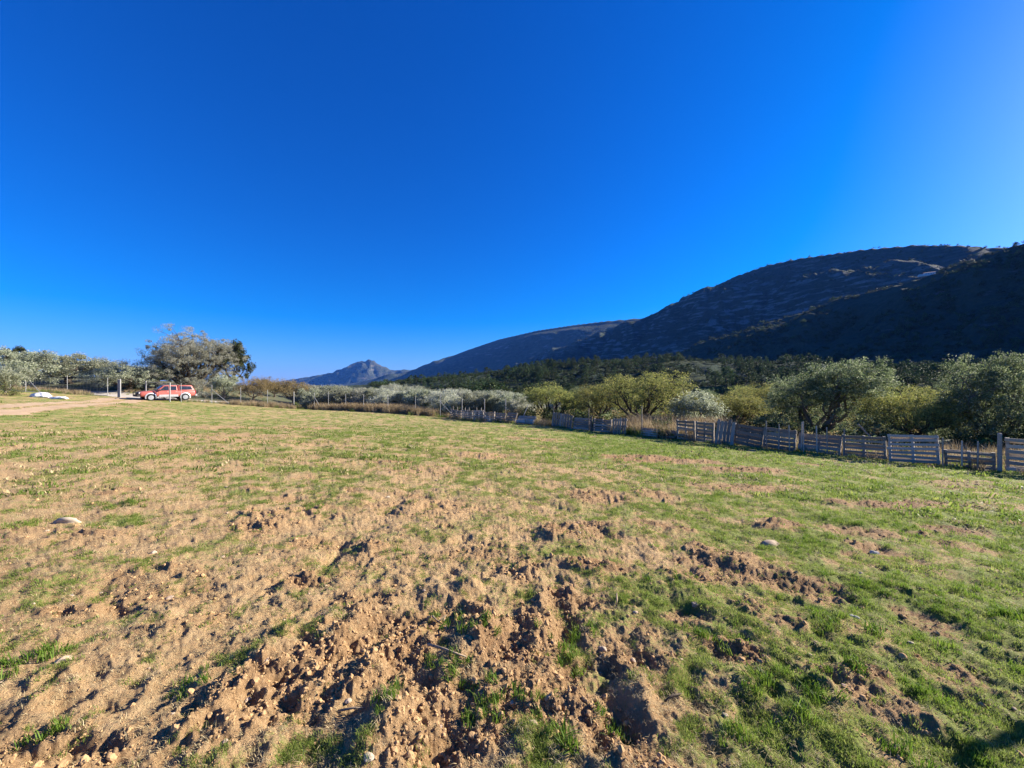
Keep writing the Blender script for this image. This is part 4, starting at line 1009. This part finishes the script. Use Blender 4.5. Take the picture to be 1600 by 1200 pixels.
# ------------------------------------------------------------------ pallet fence
FD = Vector((.62, -.785, 0)).normalized(); FR = math.atan2(FD.y, FD.x)
def s_of(px, off=0.0):
    u = (px - 800) / F; ax, ay = 15.3 + .785 * off, 12.3 + .62 * off
    s = (ax - u * ay) / (.62 + .785 * u); return s, Vector((ax - .62 * s, ay + .785 * s, 0))
def board_mesh(i):
    rng = random.Random(i); m = MB(); n = 4
    S = []
    for k in range(n + 1):
        x = -.5 + k / n; w = .5 * (1 + rng.uniform(-.06, .06)); dz = rng.uniform(-.05, .05); dy = rng.uniform(-.12, .12)
        S.append([(x, -.5 + dy, -w + dz), (x, .5 + dy, -w + dz), (x, .5 + dy, w + dz), (x, -.5 + dy, w + dz)])
    loft(m, S); return m.mesh('board')
BOARDS = {k: [] for k in ('wood', 'wood_pale', 'wood_brown')}
for k in BOARDS:
    for i in range(4):
        me = board_mesh(i + 10 * len(k)); me.materials.append(M[k]); BOARDS[k].append(me)
def board(parent, name, c, size, vertical, mat, rng, tilt=.02):
    o = link(name, rng.choice(BOARDS[mat]), None, parent)
    o.location = c; o.scale = (size[0], size[1], size[2])
    o.rotation_euler = (0, (math.pi / 2 if vertical else 0) + rng.gauss(0, tilt), rng.gauss(0, tilt))
    return o
def pallet(px0, px1, h, style, nb, mat, label, lean=6, tilt=0., off=0., missing=0, gap=None, sink=0.0, cat='pallet'):
    rng = random.Random(int(px0 * 7)); tilt += rng.gauss(0, 2.0); lean += rng.gauss(0, 5); h *= rng.uniform(.82, 1.02); mat = rng.choice(['wood', 'wood', 'wood', 'wood_brown', 'wood_pale']) if mat == 'wood' else mat; missing = missing or (1 if rng.random() < .5 and gap and gap < .9 and mat == 'wood' else 0); s1, a = s_of(px0, off); s0, b = s_of(px1, off); mid = (a + b) / 2; w = (b - a).length * .985
    z = gz_full(mid.x, mid.y); za, zb = gz(a.x, a.y), gz(b.x, b.y)
    o = empty('wooden_pallet', (mid.x, mid.y, z + .02 - sink))
    o.rotation_euler = (math.radians(-lean), math.atan2(-(zb - za), w) + math.radians(tilt), FR); o.rotation_mode = 'XYZ'
    skip = set(rng.sample(range(nb), missing)) if missing else set()
    if style == 'h':
        bh = (h / nb) * (gap or .68)
        for k in range(nb):
            if k in skip: continue
            board(o, 'board', (rng.uniform(-.02, .02), -.055, h * (k + .5) / nb), (w * rng.uniform(.95, 1.0), .022, bh * rng.uniform(.9, 1.08)), False, mat, rng)
        for k in range(3): board(o, 'stringer', (w * (-.46 + .46 * k), 0, h / 2), (h * .98, .085, .075), True, mat, rng, .006)
        for k in range(3): board(o, 'back_board', (0, .055, h * (.12 + .38 * k)), (w, .02, .1), False, mat, rng)
    else:
        bw = (w / nb) * (gap or .72)
        for k in range(nb):
            if k in skip: continue
            hh = h * rng.uniform(.93, 1.04)
            board(o, 'board', (w * (-.5 + (k + .5) / nb), -.055, hh / 2), (hh, .022, bw * rng.uniform(.85, 1.1)), True, mat, rng, .03)
        for k in range(3): board(o, 'stringer', (0, 0, h * (.12 + .38 * k)), (w, .085, .075), False, mat, rng, .006)
    tag(o, label, cat, 'pallets standing as a field fence'); return o
def stake(px, h, label, off=-.12, r=.024, lean=(0, 0), mat='wood_pale'):
    _, q = s_of(px, off); z = gz_full(q.x, q.y); m = MB(); o = MB()
    m.tube([(0, 0, -.2), (lean[0] * .5, lean[1] * .5, h * .5), (lean[0], lean[1], h), (lean[0], lean[1], h + .015)], [r, r * .97, r * .9, r * .5], 7)
    ob = m.build('wooden_stake', M[mat]); ob.location = (q.x, q.y, z); tag(ob, label, 'stake', 'stakes holding up the pallet fence'); return ob
pallet(1690, 1790, 1.15, 'h', 6, 'wood', 'pallet outside the right border of the picture')
pallet(1569, 1686, 1.22, 'h', 6, 'wood', 'tall gappy pallet at the right border, next to the thick post', gap=.6)
stake(1562, 1.2, 'thick tall grey post beside the tall pallet at the right border', r=.055, mat='wood')
pallet(1475, 1558, .66, 'h', 4, 'wood', 'low run of three gappy rails between thin stakes left of the thick post', gap=.52, lean=2)
stake(1473, .95, 'thin stake at the right end of the clean slatted pallet'); stake(1503, .9, 'thin stake in the middle of the low gappy rails'); stake(1528, .92, 'thin stake between the low rails and the thick post')
pallet(1388, 1471, 1.0, 'h', 7, 'wood_pale', 'clean bluish pale pallet of seven evenly spaced horizontal slats', lean=14, off=-.14, gap=.62)
pallet(1317, 1387, .86, 'h', 6, 'wood', 'dark gappy pallet directly left of the clean slatted pallet', gap=.6)
pallet(1246, 1315, .80, 'h', 5, 'wood', 'dark low pallet between the white-topped stakes, second left of the clean pallet', tilt=1.5, gap=.85)
pallet(1192, 1244, .92, 'h', 5, 'wood', 'dark pallet of close boards, third left of the clean slatted pallet', tilt=2, gap=.88)
pallet(1146, 1191, 1.02, 'h', 6, 'wood', 'dark pallet of close boards right of the upright-board door pallet', tilt=3, gap=.85)
for i, (px, h, lb) in enumerate([(1198, 1.22, 'short white-topped stake left of the low dark pallet'), (1217, 1.12, 'white-topped stake over the third pallet left of the clean one'), (1234, 1.10, 'white-topped stake just left of the paired pale stakes'), (1252, 1.24, 'left one of two paired pale stakes in the pallet fence'), (1256, 1.26, 'right one of two paired pale stakes in the pallet fence'),
                                 (1277, 1.10, 'thin pale stake right of the paired stakes'), (1293, 1.06, 'second thin pale stake right of the paired stakes'), (1318, 1.05, 'stake at the left end of the dark gappy pallet')]):
    stake(px, h, lb, r=.026, lean=(random.uniform(-.04, .04), 0))
pallet(1117, 1147, 1.22, 'v', 5, 'wood', 'upright-board pallet like a small door in the middle of the dark fence', lean=9, off=-.12, gap=.9)
pallet(1088, 1116, 1.16, 'h', 6, 'wood', 'gappy horizontal pallet just left of the upright-board door pallet', tilt=2, gap=.6)
pallet(1058, 1087, 1.08, 'h', 6, 'wood', 'gappy horizontal pallet at the left end of the long dark fence', tilt=2, gap=.6)
pallet(1026, 1056, .55, 'h', 4, 'wood_brown', 'low broken pallet overgrown by weeds in the fence gap', lean=30, missing=1)
pallet(1000, 1027, .62, 'h', 4, 'wood', 'collapsed low pallet with pale ends beside the largest almond trunk', lean=35, off=-.2)
pallet(957, 979, 1.12, 'v', 6, 'wood', 'upright-board pallet standing left of the largest almond trunk', lean=4, gap=.75)
pallet(926, 955, .92, 'h', 5, 'wood', 'horizontal-board pallet between two upright-board pallets, right of the square post', gap=.75)
pallet(896, 922, .92, 'h', 5, 'wood', 'horizontal-board pallet between two upright-board pallets, left of the square post', gap=.75)
stake(924, 1.0, 'square brown post between the two horizontal-board pallets', r=.07, mat='wood_brown')
pallet(862, 894, 1.15, 'v', 8, 'wood', 'tall ragged upright-board pallet at the left end of the middle fence group', lean=4, gap=.72)
stake(865, 1.5, 'thin dark stake above the ragged upright-board pallet', r=.03, mat='wood_brown'); stake(1003, 1.75, 'thin grey fence post beside the largest almond trunk', r=.03, mat='wood'); stake(920, 1.45, 'thin dark stake above the horizontal-board pallets', r=.03, mat='wood_brown')
pallet(806, 833, .75, 'h', 6, 'wood_pale', 'pale smooth panel leaning far back at the end of the left pallet row', lean=38, gap=.97, off=-.3)
LB = ['grey pallet in the left row next to the leaning pale panel', 'second grey pallet from the leaning pale panel in the left row', 'third grey pallet from the leaning pale panel in the left row', 'fourth grey pallet from the leaning pale panel in the left row', 'fifth grey pallet from the leaning pale panel in the left row', 'last grey pallet of the left row beside the braced fence post']
E = [806, 790, 774, 757, 740, 722, 704]
for k in range(6): pallet(E[k + 1], E[k] - 1, .92 + .03 * k, 'h', 5, 'wood', LB[k], lean=10 - k, gap=.72, tilt=random.uniform(-1, 1))
for k, px in enumerate([708, 715, 727, 733, 745, 752]): stake(px, 1.22, 'thin white-topped stake sticking up over the left pallet row', r=.035)
for px, Y in ((757, 37.5), (790, 35.0), (722, 39.5)):
    x, y = at_px(px, Y); m = MB(); m.tube([(0, 0, -.2), (0, 0, 2.1)], .04, 8); o = m.build('fence_post', M['galv']); o.location = (x, y, gz_full(x, y)); tag(o, 'thin galvanised post rising behind the left pallet row', 'post', 'posts behind the left pallet row')
x, y = at_px(812, 32.5); m = MB(); m.tube([(0, 0, -.1), (.75, .3, 1.55)], .035, 8); o = m.build('leaning_pole', M['galv']); o.location = (x, y, gz_full(x, y)); tag(o, 'slanting galvanised pole leaning over the pale panel', 'pole')
x, y = at_px(1353, 17); m = MB(); m.tube([(.22, 0, .6), (-.25, .1, 1.2)], .035, 8); o = m.build('leaning_pole', M['wood_pale']); o.location = (x, y, gz_full(x, y)); tag(o, 'pale timber slanting out of the big olive above the dark gappy pallet', 'pole')
m = MB(); m.tube([(0, 0, -.3), (0, 0, 1.75)], .04, 8); o = m.build('fence_post', M['wood_brown']); o.location = (5.6, 2.98, gz_full(5.6, 2.98)); tag(o, 'post beyond the right border, its long shadow crossing the bottom right corner', 'post')

# ------------------------------------------------------------------ sacks, stones, sticks, house
import bmesh
def sack(px, Y, L, W, H, seed, label, rz=0.):
    rng = np.random.RandomState(seed); bm = bmesh.new(); bmesh.ops.create_icosphere(bm, subdivisions=4, radius=1)
    for v in bm.verts:
        p = np.array(v.co); d = 1 + .22 * float(perlin(np.array([p[0] * 1.7 + seed]), np.array([p[1] * 1.7 + p[2]]), 3)[0]) + .10 * float(perlin(np.array([p[0] * 5 + seed]), np.array([p[1] * 5 + p[2] * 3]), 5)[0])
        v.co = Vector((p[0] * L / 2 * d, p[1] * W / 2 * d, max(p[2], -.25) * H * d + .22 * H))
    me = bpy.data.meshes.new('sack'); bm.to_mesh(me); bm.free()
    for q in me.polygons: q.use_smooth = True
    m, nt, b, _ = new_mat('white_woven_plastic'); n = noise(nt, 9, 4, .6, texco(nt)); nt.links.new(ramp(nt, n, [(.3, (.62, .62, .61)), (.7, (.82, .82, .81))]), b.inputs['Base Color']); b.inputs['Roughness'].default_value = .6; bump(nt, b, n, .5, .05)
    x, y = at_px(px, Y); o = link('plastic_sack', me, m); o.location = (x, y, gz_full(x, y)); o.rotation_euler = (0, 0, rz); tag(o, label, 'sack'); return o
sack(64, 36.5, 1.5, 1.0, .36, 3, 'higher crumpled white plastic sack near the left fence', .2)
sack(92, 36.5, 1.7, .9, .18, 8, 'flatter white plastic sheet beside the higher white sack', -.1)
def shrub(px, Y, r, seed, mat, label, name='shrub', group=None):
    rng = np.random.RandomState(seed); cen = rng.normal(size=(14, 3)) * np.array([.5, .5, .3]) * r + np.array([0, 0, .45 * r]); cen[:, 2] = np.abs(cen[:, 2])
    v, f = leaf_quads(cen, 80, .36 * r, .10, .04, rng); x, y = at_px(px, Y); o = empty(name, (x, y, gz_full(x, y)))
    m = MB()
    for c in cen[:8]: m.tube([(0, 0, -.05), tuple(c * .5), tuple(c)], [.025, .018, .006], 5)
    m.build('stems', M['bark'], o, True); link('foliage', quick_mesh('foliage', v, f, 4, False), mat, o); tag(o, label, 'shrub', group)
shrub(16, 35.5, 1.1, 1, M['bush'], 'dark green shrub at the left border beside the earth track')
shrub(415, 48.6, .8, 2, M['bush'], 'low green shrub at the foot of the brown almonds')
shrub(470, 48.5, .9, 3, M['bush'], 'green shrub at the fence left of the tall dry grass')
shrub(788, 33.8, 1.0, 4, M['almond_brown'], 'bare brown shrub growing over the left pallet row')
shrub(1038, 21.6, .8, 5, M['bush'], 'green weedy shrub growing over the low broken pallet')
shrub(992, 24.2, .6, 6, M['almond_brown'], 'orange brown shrub at the foot of the largest almond trunk')
shrub(318, 51, 1.3, 7, M['olive_grey'], 'grey shrub under the huge olive behind the pickup')
def stone(px, py, L, W, H, mat, label, seed, rz=0.):
    me = rock_mesh('stone', np.random.RandomState(seed), M[mat], 1.0, 2, .25); x, y = P(px, py)
    for q in me.polygons: q.use_smooth = seed % 2 == 0
    o = link('stone', me); k_ = .85 if L < .2 else 1.0; o.scale = (L / 2 * k_, W / 2 * k_, H / 2 * k_); o.location = (x, y, gz_full(x, y) + H * .02); o.rotation_euler = (.15, .1, rz); tag(o, label, 'stone', 'stones lying in the field')
stone(103, 817, .27, .13, .12, 'stone_white', 'long pale slab of limestone lying at the left of the field', 2, .1)
stone(362, 1037, .045, .04, .035, 'stone_white', 'small white stone at the left edge of the churned earth', 3)
stone(575, 1194, .05, .04, .035, 'stone_white', 'pale stone at the bottom edge below the churned earth', 5)
stone(857, 1098, .055, .05, .04, 'stone', 'pinkish rounded stone right of the bright grass tuft in the churned earth', 4)
stone(833, 1137, .055, .035, .03, 'stone', 'oval pink stone just below the rounded pinkish stone', 6)
stone(942, 1009, .065, .06, .05, 'stone', 'tan stone in the grass right of the churned ruts', 8)
stone(1206, 848, .22, .16, .10, 'stone', 'broad buff stone half sunk in the turf on the right', 10, .2)
stone(1365, 862, .11, .09, .07, 'stone_grey', 'grey stone beside the dark churned hole on the right', 11)
stone(1333, 970, .075, .04, .04, 'stone_grey', 'narrow blue-grey stone at the top of the lush grass patch', 12, -.4)
stone(1425, 1007, .05, .04, .03, 'stone_white', 'small white and grey stone right of the lush grass patch', 13)
stone(1411, 1034, .065, .06, .05, 'clod', 'reddish brown lump of stone right of the lush grass patch', 14)
stone(905, 836, .07, .06, .05, 'stone_white', 'white stone on the brown churned patch in mid field', 15)
stone(606, 777, .09, .08, .06, 'stone_white', 'pale stone on the small churned patch left of centre', 16)
stone(1086, 952, .06, .05, .045, 'stone', 'angular tan stone casting a dark shadow in the right foreground', 17)
stone(240, 868, .055, .05, .04, 'stone_white', 'small pale stone in the bare ground on the left', 18)
stone(112, 928, .06, .045, .04, 'stone_white', 'cream coloured stone left of the dark hollow in the foreground', 19)
def stick(px, py, pts, r, label, mat='stick'):
    x, y = P(px, py); m = MB(); m.tube(pts, [r, r * .9, r * .6][:len(pts)] if len(pts) <= 3 else r, 6); o = m.build('stick', M[mat], None, True); o.location = (x, y, gz_full(x, y) + .01); tag(o, label, 'stick', 'sticks lying in the field')
stick(962, 948, [(0, 0, -.02), (.015, .02, .05), (.02, .05, .09)], .009, 'short white stick poking out of the turf right of the ruts')
stick(684, 974, [(-.04, 0, .05), (0, .01, 0), (.06, .02, .045)], .008, 'grey forked twig on the churned earth mound')
stick(695, 1040, [(-.12, .06, .02), (0, 0, .03), (.14, -.05, .015)], .008, 'thin root lying across the shaded rut')
stick(545, 1115, [(-.06, 0, .012), (.02, .012, .02), (.08, .02, .012)], .006, 'small twig on the churned earth near the bottom')
stick(1050, 1100, [(-.05, -.02, .02), (.01, .01, .03), (.07, .04, .015)], .006, 'dark twig in the right foreground turf', 'bark')
pr = np.random.RandomState(33); n = 3600; pxx = pr.uniform(640, 1750, n); pY = pr.uniform(150, 460, n); pxw = (pxx - 800) / F * pY
den = fbm(pxw / 55, pY / 55, 3, 702); m = (den + .3 * pr.normal(size=n) > .18) & ~((pxx < 760) & (pY > 340)) & ~((pxx < 700) & (pY < 260)); pxw, pY = pxw[m], pY[m]
sc_ = pr.uniform(.3, .88, len(pxw))
scatter('pine_forest', np.stack([pxw, pY, surf_far(pxw, pY) - .4], 1), sc_, pr.uniform(0, 6.28, len(pxw)), pr.randint(0, 3, len(pxw)), pine_far_me, 'dense dark pine forest covering the foothill')
# white house on the ridge
yy_ = np.linspace(330, 640, 600); zz_ = surf_far((1452 - 800) / F * yy_, yy_); Yh = float(yy_[np.argmax((zz_ - EYE) / yy_)])
hx, hy = at_px(1452, Yh); hz = float(surf_far(hx, hy)[0]); h = empty('white_house', (hx, hy, hz - 1.2), math.radians(-35)); h.scale = (.58, .58, .58)
wm = plain('whitewash', (.62, .61, .60), .8, 0, .06, .4); rf = plain('terracotta_roof', (.30, .14, .08), .9, 0, .3, 2); dk_ = plain('dark_window', (.03, .035, .04), .2)
m = MB(); m.box((0, 0, 4.0), (18, 9, 7)); m.build('wall', wm, h)
m = MB(); m.box((-13, .5, 3.0), (9, 8, 5)); m.build('annex_wall', wm, h)
m = MB(); m.v = [(-9.4, -4.9, 7.5), (9.4, -4.9, 7.5), (9.4, 4.9, 7.5), (-9.4, 4.9, 7.5), (-9.4, 0, 9.1), (9.4, 0, 9.1)]; m.f = [(0, 1, 5, 4), (2, 3, 4, 5), (0, 4, 3), (1, 2, 5), (0, 3, 2, 1)]; m.m = [0] * 5; m.build('roof', rf, h)
for k in range(4): m = MB(); m.box((-6 + 4 * k, -4.52, 4.6), (1.1, .1, 1.4)); m.build('window', dk_, h)
m = MB(); m.box((9.5, -1, 1.0), (12, 12, 2.6)); m.build('terrace', wm, h)
tag(h, 'white house standing high on the crest of the dark hill ridge', 'house')

# ------------------------------------------------------------------ air
hm = bpy.data.materials.new('air'); hm.use_nodes = True; nt = hm.node_tree; nt.nodes.clear()
ho = nt.nodes.new('ShaderNodeOutputMaterial'); pv = nt.nodes.new('ShaderNodeVolumePrincipled'); pv.inputs['Color'].default_value = (.09, .30, 1.0, 1); pv.inputs['Density'].default_value = 3.6e-5; pv.inputs['Anisotropy'].default_value = 0.0
nt.links.new(pv.outputs[0], ho.inputs['Volume'])
m = MB(); m.box((0, 0, 330), (30000, 30000, 860)); hz_o = m.build('haze', hm); hz_o['kind'] = 'stuff'; hz_o['label'] = 'thin blue haze in the valley air'
